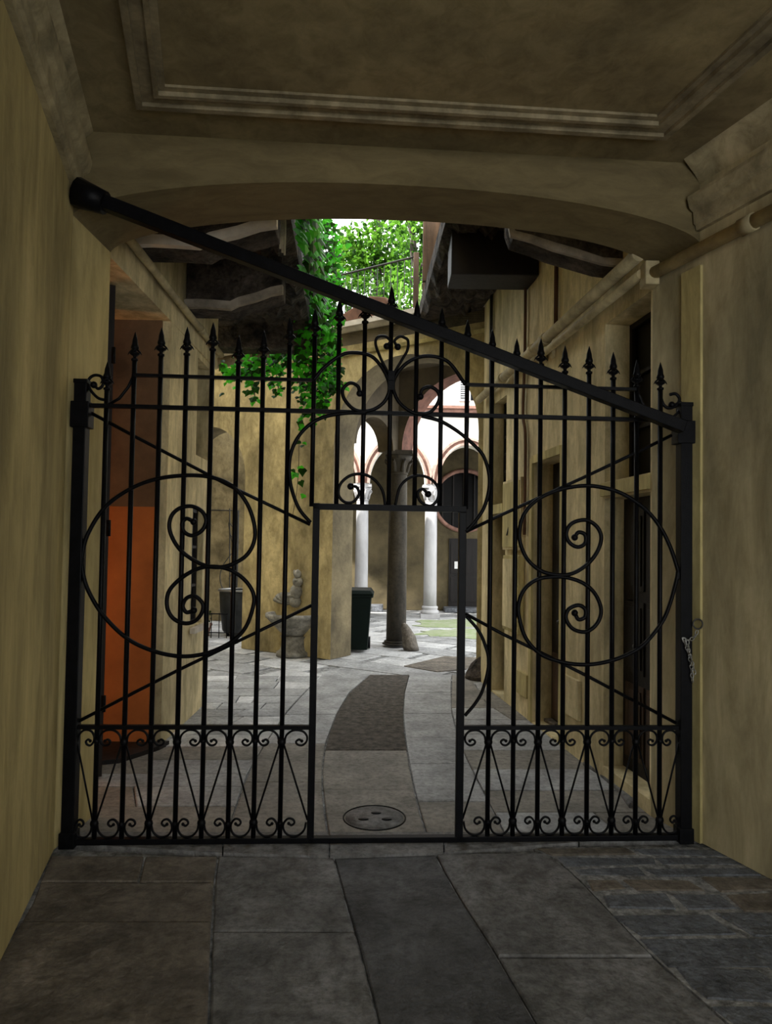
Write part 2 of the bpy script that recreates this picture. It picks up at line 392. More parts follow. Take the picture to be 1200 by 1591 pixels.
# ------------------------------------------------------------------ right building beyond the gate
RB0 = (RE.x, RE.y); RB1 = (1.285, 8.70)
_d = (Vector(RB1)-Vector(RB0)).normalized()
def rs(px, py=900):
    p = atline(px, py, RB0, RB1); return (Vector((p.x, p.y))-Vector(RB0)).dot(_d)
dA = (.02, rs(939)); dB = (rs(873), rs(829)); dC = (rs(785), rs(766))
mb = MB()
wall(mb, RB0, RB1, -.38, 0, 8.2, [(*dA, .1, 2.15), (*dA, 2.28, 3.52), (*dB, .02, 2.62), (*dC, .02, 2.17), (*dC, 2.28, 3.55)])
mb.hexa([(1.285, 8.70, 0), (1.7, 8.70, 0), (1.7, 9.0, 0), (1.285, 9.0, 0)], [(1.285, 8.70, 8.2), (1.7, 8.70, 8.2), (1.7, 9.0, 8.2), (1.285, 9.0, 8.2)])
struct(mb, 'wall_right_courtyard', 'plaster_side')
def door_leaf(name, s0, s1, z0, z1, inset, mats, rows=(.05, .32, .36, .62, .66, .95), handle=True):
    P0 = Vector((*RB0, 0)); d = Vector((*_d, 0)); n = Vector((d.y, -d.x, 0)); mb = MB()
    def bx(a, b, c, e, i0, i1, mi=0): mb.obox(P0, d, n, (0, 0, 1), (a, i0, c), (b, i1, e), mi)
    bx(s0, s1, z0, z1, inset, inset+.05)
    for (a, b) in ((s0+.05, (s0+s1)/2-.02), ((s0+s1)/2+.02, s1-.05)):
        for k in range(0, len(rows), 2):
            za, zb = lerp(z0, z1, rows[k]), lerp(z0, z1, rows[k+1])
            bx(a, b, za, zb, inset-.012, inset, 1 if (k == 0 and len(mats) > 1) else 0)
            bx(a+.03, b-.03, za+.04, zb-.04, inset-.022, inset-.012, 1 if (k == 0 and len(mats) > 1) else 0)
    o = struct(mb, name, mats)
    if handle:
        h = MB(); c = P0+d*((s0+s1)/2+.06)+n*(inset-.05); h.sphere(c+Vector((0, 0, 1.05)), .025); h.build('door_handle', 'iron_grey', o)
    return o
door_leaf('door_1', *dA, .1, 2.15, .16, ['dark_wood', 'brown_wood'])
door_leaf('door_2', *dB, .02, 2.62, .20, ['dark_wood', 'brown_wood'], rows=(.02, .27, .3, .62, .65, .97))
door_leaf('door_3', *dC, .02, 2.17, .16, ['brown_wood'])
def rwin(name, s, z0, z1, inset, bars):
    return window_box(name, RB0, RB1, s[0], s[1], z0, z1, inset, side=-1, bars=bars)
rwin('window_3', dA, 2.28, 3.52, .2, (1, 2)); rwin('window_4', dC, 2.28, 3.55, .12, (1, 5))
# frames and sills on this wall
def rb_box(mb, s0, s1, z0, z1, out, mi=0, inn=0.0):
    mb.obox((*RB0, 0), (*_d, 0), (-_d.y, _d.x, 0), (0, 0, 1), (s0, -inn, z0), (s1, out, z1), mi)
mb = MB(); rb_box(mb, dB[0]-.06, dB[0], .02, 2.68, .025); rb_box(mb, dB[1], dB[1]+.07, .02, 2.68, .025); rb_box(mb, dB[0], dB[1], 2.62, 2.70, .03)
struct(mb, 'trim_6', 'plaster_edge')
mb = MB(); rb_box(mb, dC[0]-.02, dC[1]+.02, 2.17, 2.28, .05); rb_box(mb, dA[0], dA[1]+.04, 2.17, 2.27, .02); rb_box(mb, dC[1], dC[1]+.05, .0, 3.6, .02)
struct(mb, 'trim_7', 'plaster_edge')
# utility cabinets and hatch
s0, s1 = rs(815), rs(787)
t = thing('meter_cabinet', 'upper plaster coloured meter cabinet with flat door on the right courtyard wall', 'cabinet', (*(Vector(RB0)+_d*s0), 1.75), 'meter cabinets on the right wall')
mb = MB(); rb_box(mb, s0, s1, 1.74, 2.52, .05); mb.build('body', 'plaster_side', t, .004)
mb = MB(); rb_box(mb, s0+.03, s1-.03, 1.77, 2.49, .062); mb.build('door', 'plaster_edge', t, .003)
t = thing('meter_cabinet', 'lower narrow meter cabinet hanging under the first on the right courtyard wall', 'cabinet', (*(Vector(RB0)+_d*s0), .5), 'meter cabinets on the right wall')
mb = MB(); rb_box(mb, s0, s1-.1, .85, 1.68, .07); mb.build('body', 'plaster_edge', t, .004)
mb = MB(); rb_box(mb, s0+.03, s1-.13, .89, 1.64, .085); mb.build('door', 'plaster_side', t, .003)
mb = MB(); rb_box(mb, rs(824), rs(808), .22, .46, .03); tag(mb.build('wall_hatch', 'plaster_edge', None, .004), 'small square pale hatch low on the right wall beside the dark plank door', 'hatch')
mb = MB(); rb_box(mb, rs(905), rs(880), .33, .66, .03); tag(mb.build('wall_hatch', 'plaster_side', None, .004), 'plaster patch hatch on the right wall between the two dark doors', 'hatch')
# conduits on the right wall
nR = Vector((-_d.y, _d.x, 0))
def RW(s, z, out=.06): return Vector((*RB0, 0))+Vector((*_d, 0))*s+nR*out+Vector((0, 0, z))
def pipe(name, pts, r, m, label, cat='pipe', joints=(), parent_loc=None):
    t = thing(name, label, cat, pts[0]); mb = MB(); mb.tube(pts, r, 12); mb.build('tube', m, t)
    for j in joints:
        q = MB(); a = Vector(pts[0]); b = Vector(pts[-1]); d = (b-a).normalized(); c = a.lerp(b, j)
        q.tube([c-d*.045, c+d*.045], r*1.22, 12); q.build('coupling', m, t)
    return t
pipe('wall_pipe', [RW(.0, 3.755, .1), RW(rs(750), 3.70, .08)], .048, 'pipe_paint', 'thick yellow painted pipe running back along the right courtyard wall', joints=(.42, .5, .75))
pipe('wall_pipe', [RW(.0, 3.62, .08), RW(rs(852), 3.62, .08), RW(rs(846), 3.60, -.02)], .034, 'pipe_paint', 'thinner yellow pipe just below the thick one on the right courtyard wall', joints=(.9,))
pL = toY(R2, dR, 4.4); dn = Vector((-dR.y, dR.x))*-1
if dn.x > 0: dn = -dn
def RWF(Y, z, o=.05): p = toY(R2, dR, Y)+dn*o; return Vector((p.x, p.y, z))
pipe('wall_pipe', [RWF(4.47, 3.60), RWF(-2.5, 3.60)], .042, 'pipe_paint', 'pipe running forward under the right cornice above the gate post', joints=(.10, .35))
mb = MB(); c = RWF(4.5, 3.5, .05); mb.box((c.x-.045, c.y-.06, 3.52), (c.x+.05, c.y+.05, 3.68)); tag(mb.build('junction_box', 'pipe_paint', None, .008), 'small square box joining the pipes at the right end of the arch', 'junction box')
pipe('wall_pipe', [(-1.86, 4.45, 3.92), (-1.885, 7.54, 3.88)], .034, 'pipe_paint', 'pale pipe running back high along the left wall above the recess', joints=(.72,))
# cables, drain pipes
mb = MB(); mb.tube(spline([RW(rs(817), 5.2, .03), RW(rs(817), 3.9, .03), RW(rs(815), 3.2, .03), RW(rs(819), 2.9, .03), RW(rs(819), 1.9, .03)]), .016, 8)
tag(mb.build('drain_pipe', 'rust_cable'), 'thin rust-brown downpipe with a kink on the right wall beside the dark plank door', 'pipe')
mb = MB(); mb.tube([RW(rs(866), 3.8, .03), RW(rs(866), 5.6, .03)], .02, 8); tag(mb.build('drain_pipe', 'rust_cable'), 'dark vertical pipe high on the right wall above the thick yellow pipe', 'pipe')
mb = MB(); mb.tube([RW(rs(763), 3.75, .03), RW(rs(763), 5.1, .03)], .022, 8); tag(mb.build('drain_pipe', 'iron_grey'), 'dark vertical downpipe at the far end of the right wall by the terrace', 'pipe')
mb = MB(); mb.tube(spline([RW(rs(800), 2.52, .02), RW(rs(799), 2.2, .02), RW(rs(797), 1.9, .075)]), .008, 6); tag(mb.build('cable', 'iron_grey'), 'thin black cable dangling over the upper meter cabinet', 'cable')
# door steps
mb = MB(); a = [atf(x, y).xy for x, y in ((997, 1257), (940, 1208), (925, 1196), (905, 1190), (938, 1200))]
def slabstone(name, pts, z, m, label, cat):
    mb = MB(); mb.prism([(*atf(x, y).xy, -.01) for x, y in pts][::-1], (0, 0, z+.01)); return tag(mb.build(name, m, None, .012), label, cat)
slabstone('door_step', [(990, 1250), (958, 1208), (930, 1192), (905, 1188), (930, 1204), (962, 1232), (978, 1256)], .03, 'stone_grey', 'low curved kerb stone before the nearest dark door on the right', 'step')
slabstone('door_step', [(875, 1128), (850, 1112), (822, 1104), (826, 1112), (846, 1124), (862, 1134)], .05, 'stone_warm', 'low door step stone before the dark plank door farther along the right wall', 'step')

# ------------------------------------------------------------------ the oblique portico with the great arch
e = Vector((cos(radians(-32)), sin(radians(-32)))); nn = Vector((-e.y, e.x))     # along the front, and away from the camera
O = Vector((-.83, 10.5))
def FP(s, n_=0): return O+e*s+nn*n_
mb = MB()
SL = -7.2
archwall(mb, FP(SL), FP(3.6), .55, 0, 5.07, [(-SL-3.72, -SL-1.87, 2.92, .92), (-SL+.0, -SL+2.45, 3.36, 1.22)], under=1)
struct(mb, 'wall_portico', ['plaster_court', 'plaster_reveal_shaded'])
mb = MB(); a = FP(0, .55); b = Vector((.19, 11.9))-nn*.02
archwall(mb, a, b+(b-a).normalized()*.15, .34, 3.44, 4.86, [(.06, (b-a).length-.12, 3.45, .50)])
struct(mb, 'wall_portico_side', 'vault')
C0 = Vector((.19, 11.9))
mb = MB(); p = C0-e*.14; archwall(mb, p, p+e*3.6, .38, 3.44, 4.86, [(.22, 2.70, 3.46, 1.24)], mi=0, under=1)
p2 = C0-e*.14+nn*.381; 
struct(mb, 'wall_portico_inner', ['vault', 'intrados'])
# terrace deck + ledge + string course
mb = MB(); A_, B_, C_, D_ = FP(SL), FP(3.6), FP(3.6, 2.15), FP(SL, 2.15)
mb.prism([(p.x, p.y, 4.86) for p in (A_, B_, C_, D_)], (0, 0, .26)); struct(mb, 'floor_terrace', 'vault')
def fsweep(mb, s0, s1, prof):
    a, b = FP(s0), FP(s1); mb.prism([Vector((*(a-nn*p[0]), p[1])) for p in prof], Vector((*(b-a), 0)))
mb = MB(); fsweep(mb, SL, 3.3, [(0, 5.06), (.05, 5.06), (.09, 5.10), (.14, 5.11), (.14, 5.19), (-.3, 5.19), (-.3, 5.06)]); struct(mb, 'trim_8', 'ledge_stone')
mb = MB(); fsweep(mb, SL, 3.3, [(0, 4.70), (.03, 4.70), (.05, 4.75), (0, 4.76)]); struct(mb, 'trim_9', 'plaster_edge')
# column
def column(name, x, y, z1, r, m, label, base=.28, cap=.3, group=None, plinth=True, square=0):
    t = thing(name, label, 'column', (x, y, 0), group)
    mb = MB()
    if plinth: mb.box((x-r*1.45, y-r*1.45, 0), (x+r*1.45, y+r*1.45, base*.35))
    mb.lathe((x, y, 0), [(r*1.4, base*.35), (r*1.42, base*.5), (r*1.3, base*.62), (r*1.12, base*.7), (r*1.25, base*.82), (r*1.2, base*.95), (r*1.03, base)], 28); mb.build('base', m, t)
    mb = MB(); mb.lathe((x, y, 0), [(r*1.02, base), (r*1.0, base+.4), (r*.96, lerp(base, z1-cap, .6)), (r*.88, z1-cap)], 28); mb.build('shaft', m, t)
    mb = MB(); zc = z1-cap
    mb.lathe((x, y, 0), [(r*.9, zc), (r*1.0, zc+.02), (r*.9, zc+.04), (r*.95, zc+.1), (r*1.15, zc+cap*.55), (r*1.4, zc+cap*.8), (r*1.25, zc+cap*.82)], 24)
    for k in range(8):
        w = 2*pi*k/8+.39; dx, dy = cos(w), sin(w)
        mb.tube([(x+dx*r*.93, y+dy*r*.93, zc+.05), (x+dx*r*1.15, y+dy*r*1.15, zc+cap*.45), (x+dx*r*1.5, y+dy*r*1.5, zc+cap*.62), (x+dx*r*1.45, y+dy*r*1.45, zc+cap*.5)], [.035, .03, .022, .012], 6)
    mb.box((x-r*1.35, y-r*1.35, zc+cap*.82), (x+r*1.35, y+r*1.35, z1)); mb.build('capital', m, t)
    return t
column('stone_column', C0.x+.02, C0.y+.16, 3.46, .175, 'column_dark', 'dark weathered stone column standing in the middle of the great arch', base=.1, cap=.42, plinth=False)
def guard_stone(x, y, h, r, lean, label, m='console_stone'):
    mb = MB(); prof = [(r, 0), (r*1.0, h*.15), (r*.86, h*.5), (r*.62, h*.8), (r*.35, h*.95), (0.001, h)]
    mb.lathe((x, y, 0), prof, 18)
    for v in mb.v: v.x += lean*v.z/h; v.x += .012*sin(v.z*17+v.y*9)
    return tag(mb.build('guard_stone', m), label, 'guard stone')
p = atf(643, 1010); guard_stone(p.x-.03, p.y+.02, .46, .135, -.13, 'rounded stone bollard leaning against the foot of the dark column', 'stone_warm')
p = atf(752, 1056); guard_stone(p.x+.02, p.y+.12, .36, .27, .12, 'squat boulder-like guard stone at the far corner of the right wall', 'rough_stone')

# ------------------------------------------------------------------ far arcade
YA = 17.0
mb = MB(); x0 = -.60-1.73*2
arches = []
for k in range(6):
    a = k*1.73; arches.append((a+.17, a+1.56, 3.34, .98))
archwall(mb, (x0, YA-.2), (x0+1.73*6, YA-.2), .4, 3.30, 7.3, arches, nseg=20)
struct(mb, 'wall_far', 'plaster_white')
for k in range(5):
    a = arches[k]; t_ = MB()
    for (r0, r1, pr) in ((0, .06, .045), (.06, .13, .02), (.13, .19, .06)):
        c = (a[0]+a[1])/2; rx = (a[1]-a[0])/2; pts = []
        for q in range(25):
            w = pi*q/24; pts.append((w,))
        for q in range(24):
            w0, w1 = pi*q/24, pi*(q+1)/24
            def P(w, r): return (x0+c-cos(w)*(rx+r), a[2]+sin(w)*(a[3]+r))
            A1, A2_, B2_, B1_ = P(w0, r0), P(w1, r0), P(w1, r1), P(w0, r1)
            ys = YA-.2-pr; ye = YA-.2
            t_.hexa([(A1[0], ys, A1[1]), (A2_[0], ys, A2_[1]), (A2_[0], ye, A2_[1]), (A1[0], ye, A1[1])], [(B1_[0], ys, B1_[1]), (B2_[0], ys, B2_[1]), (B2_[0], ye, B2_[1]), (B1_[0], ye, B1_[1])], 0 if r0 == .06 else 1)
    struct(t_, 'trim_%d' % (10+k), ['brick', 'brick_pale'])
lab = {1: 'white marble column of the far arcade, far left behind the yellow pier', 2: 'white marble column of the far arcade, its left one in view beside the bin', 3: 'white marble column of the far arcade standing in the open gate doorway right of the dark column', 4: 'white marble column of the far arcade at its right end behind the right wall'}
for k in range(1, 5):
    column('marble_column', x0+1.73*k, YA, 3.32, .165, 'column_white', lab[k], base=.30, cap=.42, group='white columns of the far arcade')
mb = MB(); mb.box((x0-.5, YA-.36, 5.12), (x0+10.9, YA-.2, 5.20)); mb.box((x0-.5, YA-.42, 5.20), (x0+10.9, YA-.2, 5.27)); struct(mb, 'trim_16', 'brick')
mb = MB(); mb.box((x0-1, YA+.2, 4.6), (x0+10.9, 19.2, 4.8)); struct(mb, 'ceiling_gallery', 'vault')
# far back wall with oculus and door
mb = MB(); Yb = 19.0
ocx, ocz, ocr = atY(722, 778, Yb).x, atY(722, 778, Yb).z, .86
mb.box((-8, Yb, 0), (ocx-ocr, Yb+.3, 7.2)); mb.box((ocx+ocr, Yb, 0), (8, Yb+.3, 7.2))
for q in range(32):
    w0, w1 = -cos(pi*q/32), -cos(pi*(q+1)/32); xa, xb = ocx+ocr*w0, ocx+ocr*w1; h0, h1 = ocr*sqrt(max(0, 1-w0*w0)), ocr*sqrt(max(0, 1-w1*w1))
    mb.hexa([(xa, Yb, 0), (xb, Yb, 0), (xb, Yb+.3, 0), (xa, Yb+.3, 0)], [(xa, Yb, ocz-h0), (xb, Yb, ocz-h1), (xb, Yb+.3, ocz-h1), (xa, Yb+.3, ocz-h0)])
    mb.hexa([(xa, Yb, ocz+h0), (xb, Yb, ocz+h1), (xb, Yb+.3, ocz+h1), (xa, Yb+.3, ocz+h0)], [(xa, Yb, 7.2), (xb, Yb, 7.2), (xb, Yb+.3, 7.2), (xa, Yb+.3, 7.2)])
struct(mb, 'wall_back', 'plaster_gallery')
mb = MB(); pts = [(ocx+(ocr-.01)*cos(2*pi*k/40), Yb-.01, ocz+(ocr-.01)*sin(2*pi*k/40)) for k in range(41)]; mb.tube(pts, .06, 8, 0, False)
mb.box((ocx-ocr, Yb+.2, ocz-ocr), (ocx+ocr, Yb+.25, ocz+ocr), 1)
for k in range(-2, 3): mb.box((ocx+k*.3-.02, Yb+.12, ocz-.84), (ocx+k*.3+.02, Yb+.16, ocz+.84), 2)
struct(mb, 'window_5', ['brick', 'dark_glass', 'dark_wood'])
a = atY(698, 838, Yb); b = atY(743, 940, Yb)
mb = MB(); mb.box((a.x, Yb-.05, .12), (b.x, Yb, 2.02)); 
for k in range(2):
    xa = lerp(a.x, b.x, k/2)+.05; xb = lerp(a.x, b.x, (k+1)/2)-.05
    for z0, z1 in ((.25, .95), (1.05, 1.9)): mb.box((xa, Yb-.07, z0), (xb, Yb-.05, z1))
o = struct(mb, 'door_4', 'dark_wood')
mb = MB(); p = atY(709, 878, Yb-.09); mb.box((p.x-.045, Yb-.08, p.z-.1), (p.x+.045, Yb-.07, p.z+.1)); mb.build('notice', 'paper', o)
mb = MB(); p = atY(570, 945, 18.6); mb.box((p.x, 18.3, 0), (p.x+.45, 18.95, .16)); tag(mb.build('stone_block', 'stone_blue', None, .02), 'low blue-grey stone block on the ground behind the left marble column', 'stone')
mb = MB(); mb.box((a.x-.15, 18.4, 0), (b.x+.5, 18.95, .12)); tag(mb.build('stone_step', 'stone_blue', None, .02), 'low blue-grey stone step before the far dark door', 'step')
# louvred shutters on the white wall
def shutter(x0s, x1s, z0, z1, label):
    t = thing('louvred_shutter', label, 'shutter', ((x0s+x1s)/2, YA-.22, z0), 'shutters on the white far wall')
    mb = MB(); y = YA-.25
    mb.box((x0s, y, z0), (x0s+.05, y+.04, z1)); mb.box((x1s-.05, y, z0), (x1s, y+.04, z1)); mb.box((x0s+.05, y, z0), (x1s-.05, y+.04, z0+.06)); mb.box((x0s+.05, y, z1-.06), (x1s-.05, y+.04, z1)); mb.build('frame', 'shutter_grey', t)
    mb = MB(); k = z0+.09
    while k < z1-.08:
        mb.hexa([(x0s+.05, y+.002, k), (x1s-.05, y+.002, k), (x1s-.05, y+.03, k+.03), (x0s+.05, y+.03, k+.03)], [(x0s+.05, y+.002, k+.012), (x1s-.05, y+.002, k+.012), (x1s-.05, y+.03, k+.042), (x0s+.05, y+.03, k+.042)]); k += .055
    mb.build('louvre', 'shutter_grey', t)
p = atY(711, 630, YA); q = atY(728, 600, YA)
shutter(p.x, p.x+.30, 5.42, 6.6, 'left leaf of the grey louvred shutters on the white wall seen through the great arch')
shutter(p.x+.42, p.x+.72, 5.42, 6.6, 'right leaf of the grey louvred shutters on the white wall seen through the great arch')
mb = MB(); mb.box((p.x+.02, YA-.215, 5.45), (p.x+.70, YA-.205, 6.55)); struct(mb, 'window_6', 'dark_glass')
# wall behind the left arch
mb = MB(); wall(mb, (-8, 15.6), (-1.9, 15.6), .3, 0, 4.9); struct(mb, 'wall_arch_back', 'plaster_inner'); mb = MB()
mb.box((-8.2, 5.5, 0), (-8, 12.2, 12.6)); mb.box((-8.2, 12.2, 0), (-8, 19, 5.5)); struct(mb, 'wall_left_sun_block', 'plaster_court')  # unseen left wall; tall near part added to keep sun off the portico
a = atY(388, 747, 15.6); b = atY(397, 892, 15.6)
mb = MB(); mb.box((a.x, 15.56, b.z), (b.x, 15.6, a.z)); struct(mb, 'window_7', 'dark_wood')
mb = MB(); q = atY(340, 793, 15.6); r_ = atY(371, 793, 15.6); mb.tube([(q.x-.8, 15.56, q.z), (r_.x, 15.56, q.z), (r_.x, 15.56, 0)], .022, 8)
tag(mb.build('drain_pipe', 'iron_grey'), 'thin dark pipe bent at a right angle on the wall seen through the left arch', 'pipe')

# ------------------------------------------------------------------ floor
fl = MB()
fl.box((-9, -4, -.3), (9, 24, -.02), 7)
FM = ['stone_grey', 'stone_blue', 'stone_warm', 'stone_path', 'gravel_path', 'court_slab', 'moss', 'mortar', 'mortar_dark', 'stone_mid', 'stone_tan']
def interp(tab, y):
    t = sorted(tab)
    if y <= t[0][0]:
        (a, b), (c, d) = t[0], t[1]; return b+(y-a)*(d-b)/(c-a)
    for i in range(len(t)-1):
        if t[i][0] <= y <= t[i+1][0]: return lerp(t[i][1], t[i+1][1], (y-t[i][0])/(t[i+1][0]-t[i][0]))
    (a, b), (c, d) = t[-2], t[-1]; return d+(y-c)*(d-b)/(c-a)
PLt = [(1640, 603), (1591, 590), (1480, 562), (1390, 535), (1340, 522), (1310, 512), (1250, 503), (1200, 500), (1150, 507), (1100, 527), (1070, 547), (1048, 575)]
PRt = [(1640, 865), (1591, 835), (1480, 770), (1390, 712), (1340, 683), (1300, 665), (1240, 647), (1180, 635), (1120, 626), (1070, 629), (1048, 636)]
LLt = [(1640, 324), (1591, 325), (1480, 328), (1340, 335), (1310, 347), (1200, 385), (1150, 415), (1100, 450), (1048, 500)]
RRt = [(1640, 1190), (1591, 1135), (1480, 1010), (1370, 905), (1330, 862), (1304, 790), (1210, 742), (1160, 716), (1100, 701), (1048, 702)]
LOt = [(1640, -120), (1591, -60), (1400, 50), (1312, 85), (1300, 60), (1160, -40), (1100, 230), (1048, 320)]
ROt = [(1640, 1740), (1591, 1645), (1480, 1430), (1370, 1215), (1304, 1095), (1255, 1010), (1204, 955), (1127, 890), (1102, 822), (1060, 772), (1048, 765)]
def strip(lt, rt, cuts, mats, cols=1, gap=.006, z=0.0, jit=0, th=.02, thin=None):
    for i in range(len(cuts)-1):
        y0, y1 = cuts[i], cuts[i+1]
        nc = cols if isinstance(cols, int) else random.choice(cols)
        fr = [0]+[(k+1)/nc+random.uniform(-.12, .12)*(nc > 1) for k in range(nc-1)]+[1]
        for k in range(nc):
            m = max(2, int(abs(y0-y1)/25)+1)
            A = []; B = []
            j0, j1 = random.uniform(-jit, jit), random.uniform(-jit, jit)
            for q in range(m):
                y = lerp(y0, y1, q/(m-1)); l, r = interp(lt, y), interp(rt, y)
                a = atf(lerp(l, r, fr[k]), y).xy; b = atf(lerp(l, r, fr[k+1]), y).xy
                d = (b-a).normalized(); A.append(a+d*gap); B.append(b-d*gap)
            dl = (A[-1]-A[0]).normalized()*gap; dr = (B[-1]-B[0]).normalized()*gap
            A[0] += dl; B[0] += dr; A[-1] -= dl; B[-1] -= dr
            if jit:
                for L_ in (A, B):
                    for q in (0, -1): L_[q] += Vector((random.uniform(-1, 1), random.uniform(-1, 1)))*jit*.5
            mi = random.choice(mats); zz = z+random.uniform(-.0035, .0035)
            poly = [(p.x, p.y, zz-th) for p in A]+[(p.x, p.y, zz-th) for p in B[::-1]]
            top = []
            # small chamfer all round
            cx = sum(p[0] for p in poly)/len(poly); cy = sum(p[1] for p in poly)/len(poly); n_ = len(poly)
            c = .006
            up = [(p[0], p[1], zz-c) for p in poly]
            tp = []
            for p in poly:
                v = Vector((cx-p[0], cy-p[1])); v = v.normalized()*c*1.4; tp.append((p[0]+v.x, p[1]+v.y, zz))
            vs = poly+up+tp; fs = [(a_, (a_+1) % n_, (a_+1) % n_+n_, a_+n_) for a_ in range(n_)]+[(a_+n_, (a_+1) % n_+n_, (a_+1) % n_+2*n_, a_+2*n_) for a_ in range(n_)]+[tuple(range(2*n_, 3*n_))]
            fl.add(vs, fs, mi)
strip(PLt, PRt, [1640, 1312], [3], gap=.004)
strip(PLt, PRt, [1300, 1226], [10], gap=.008); strip(PLt, PRt, [1226, 1165], [10], gap=.004); strip(PLt, PRt, [1165, 1048], [4], gap=.002, z=-.004)
strip(LLt, PLt, [1640, 1447, 1330], [0], gap=.006); strip(LLt, PLt, [1300, 1215, 1155], [10, 9], gap=.006); strip(LLt, PLt, [1155, 1110, 1075, 1048], [9], gap=.006)
strip(PRt, RRt, [1640, 1486, 1325], [0], gap=.006); strip(PRt, RRt, [1300, 1245, 1186, 1145], [10, 9], gap=.006); strip(PRt, RRt, [1145, 1108, 1075, 1048], [9], gap=.006)
strip(LOt, LLt, [1640, 1432, 1370], [2], cols=1, gap=.006); strip(LOt, LLt, [1370, 1330], [2], cols=2, gap=.006)
strip(LOt, LLt, [1300, 1253, 1222, 1202, 1180, 1160], [10, 2, 10, 9], cols=[1, 2], gap=.005)
strip([(1160, 60), (1100, 300), (1048, 320)], LLt, [1160, 1142, 1127, 1113, 1102, 1092, 1081, 1070, 1059, 1050], [9, 9, 5, 9], cols=[2, 3], gap=.006)
mp_ = [atf(interp(RRt, y), y, -.004).xy for y in range(1316, 1641, 18)]+[atf(interp(ROt, y), y, -.004).xy for y in range(1640, 1315, -18)]
fl.prism([(p.x, p.y, -.02) for p in mp_][::-1], (0, 0, .0135), 7)
strip(RRt, ROt, [1640, 1560, 1500, 1455, 1415, 1385, 1362, 1345, 1330, 1316], [1, 1, 2, 1], cols=[2, 3], gap=.02, jit=.05)
strip(RRt, ROt, [1300, 1262, 1228, 1195, 1165, 1140, 1118, 1100, 1086, 1072, 1060, 1048], [9, 10, 9, 10], cols=[1, 2], gap=.006)
# threshold
thr = [(120, 1318), (350, 1330), (520, 1336), (700, 1328), (900, 1314), (1080, 1306), (1080, 1300), (100, 1300)]
for k, (xa, xb) in enumerate(((100, 346), (346, 512), (512, 690), (690, 900), (900, 1085))):
    lo = [(100, 1314), (346, 1329), (512, 1334), (690, 1328), (900, 1312), (1085, 1304)]
    pts = [lo[k], lo[k+1], (xb, 1296), (xa, 1296)]
    P = [atf(x, y).xy for x, y in pts]; c = sum(P, Vector((0, 0)))/4
    P = [p+(c-p).normalized()*.005 for p in P]
    fl.prism([(p.x, p.y, -.02) for p in P][::-1], (0, 0, .034), 0)
# courtyard grid
u0, w0 = 1.15, .62
for i in range(-12, 12):
    for j in range(-6, 22):
        off = .5*u0 if j % 2 else 0
        a = i*u0+off+random.uniform(-.12, .12); c = Vector((-.2, 9.6))+e*(a+.5*u0)+nn*((j+.5)*w0-1.2)
        if c.y < 8.8 or c.y > 19 or abs(c.x) > 8: continue
        g = .012; P = []
        for (s_, n_) in ((0, 0), (u0, 0), (u0, w0), (0, w0)):
            q = Vector((-.2, 9.6))+e*(a+s_+(g if s_ == 0 else -g-.08))+nn*(j*w0-1.2+n_+(g if n_ == 0 else -g)); P.append(q)
        zz = -.006+random.uniform(-.004, .002); pc = c
        mi = random.choice([5, 5, 9])
        fl.prism([(p.x, p.y, zz-.03) for p in P], (0, 0, .03), mi)
for pts, m in (([(650, 964), (745, 962), (770, 972), (660, 975)], 6), ([(640, 985), (700, 990), (775, 992), (775, 980), (690, 978)], 6), ([(628, 1035), (690, 1020), (745, 1022), (725, 1040), (680, 1044)], 2)):
    P = [Vector((p.x, p.y, 0)) for p in (atf(x, y) for x, y in pts)]
    if m == 6: P = [p+Vector((random.uniform(-.15, .15), random.uniform(-.15, .15), 0)) for p in spline(P+P[:1], 6)[:-1]]
    fl.prism([(p.x, p.y, -.02) for p in P], (0, 0, .026), m)
struct(fl, 'floor', FM)
# manhole cover
c = atf(582, 1271)
t = thing('manhole_cover', 'oval iron manhole cover set in the stone path inside the gate', 'manhole cover', (c.x, c.y, 0))
mb = MB(); mb.lathe((c.x, c.y, 0), [(.188, .0), (.188, .004), (.001, .005)], 40); mb.build('disc', 'stone_grey', t)
mb = MB(); mb.tube([(c.x+.2*cos(2*pi*k/48), c.y+.2*sin(2*pi*k/48), .003) for k in range(49)], .006, 6, 0, False); mb.build('rim', 'iron', t)
for dx, dy in ((-.07, -.035), (.01, .07), (.08, -.03)):
    mb = MB(); mb.lathe((c.x+dx, c.y+dy, .004), [(.026, 0), (.026, .004), (.001, .005)], 12, sx=1.3, sy=.8); mb.build('lift_hole', 'iron', t)

# ------------------------------------------------------------------ the gate
G0, GK = 4.0445, .053698
gd = Vector((1, GK, 0)).normalized(); gn = Vector((GK, -1, 0)).normalized()
def GP(u, z, o=0): return Vector((u, G0+GK*u, z))+gn*o
def gp(px, py, o=0):
    p = atline(px, py, (0, G0), (1, G0+GK)); return Vector((p.x, p.y, p.z))+gn*o
def GX(px, py=900): return gp(px, py).x
def GZ(px, py): return gp(px, py).z
gate = thing('iron_gate', 'black wrought iron gate with spear tops, big scrolls and an open wicket doorway', 'gate', GP(0, 0))
def gbox(mb, u0, u1, z0, z1, t0, t1): mb.obox((0, G0, 0), gd*(1/gd.x), gn, (0, 0, 1), (u0, t0, z0), (u1, t1, z1))
ZB = .045; ZM = .682; ZR1 = 2.555; ZR2 = 2.742
uLP, uRP = GX(118, 950), GX(1063, 950)
uDL, uDR = GX(488, 1000), GX(717, 1000)
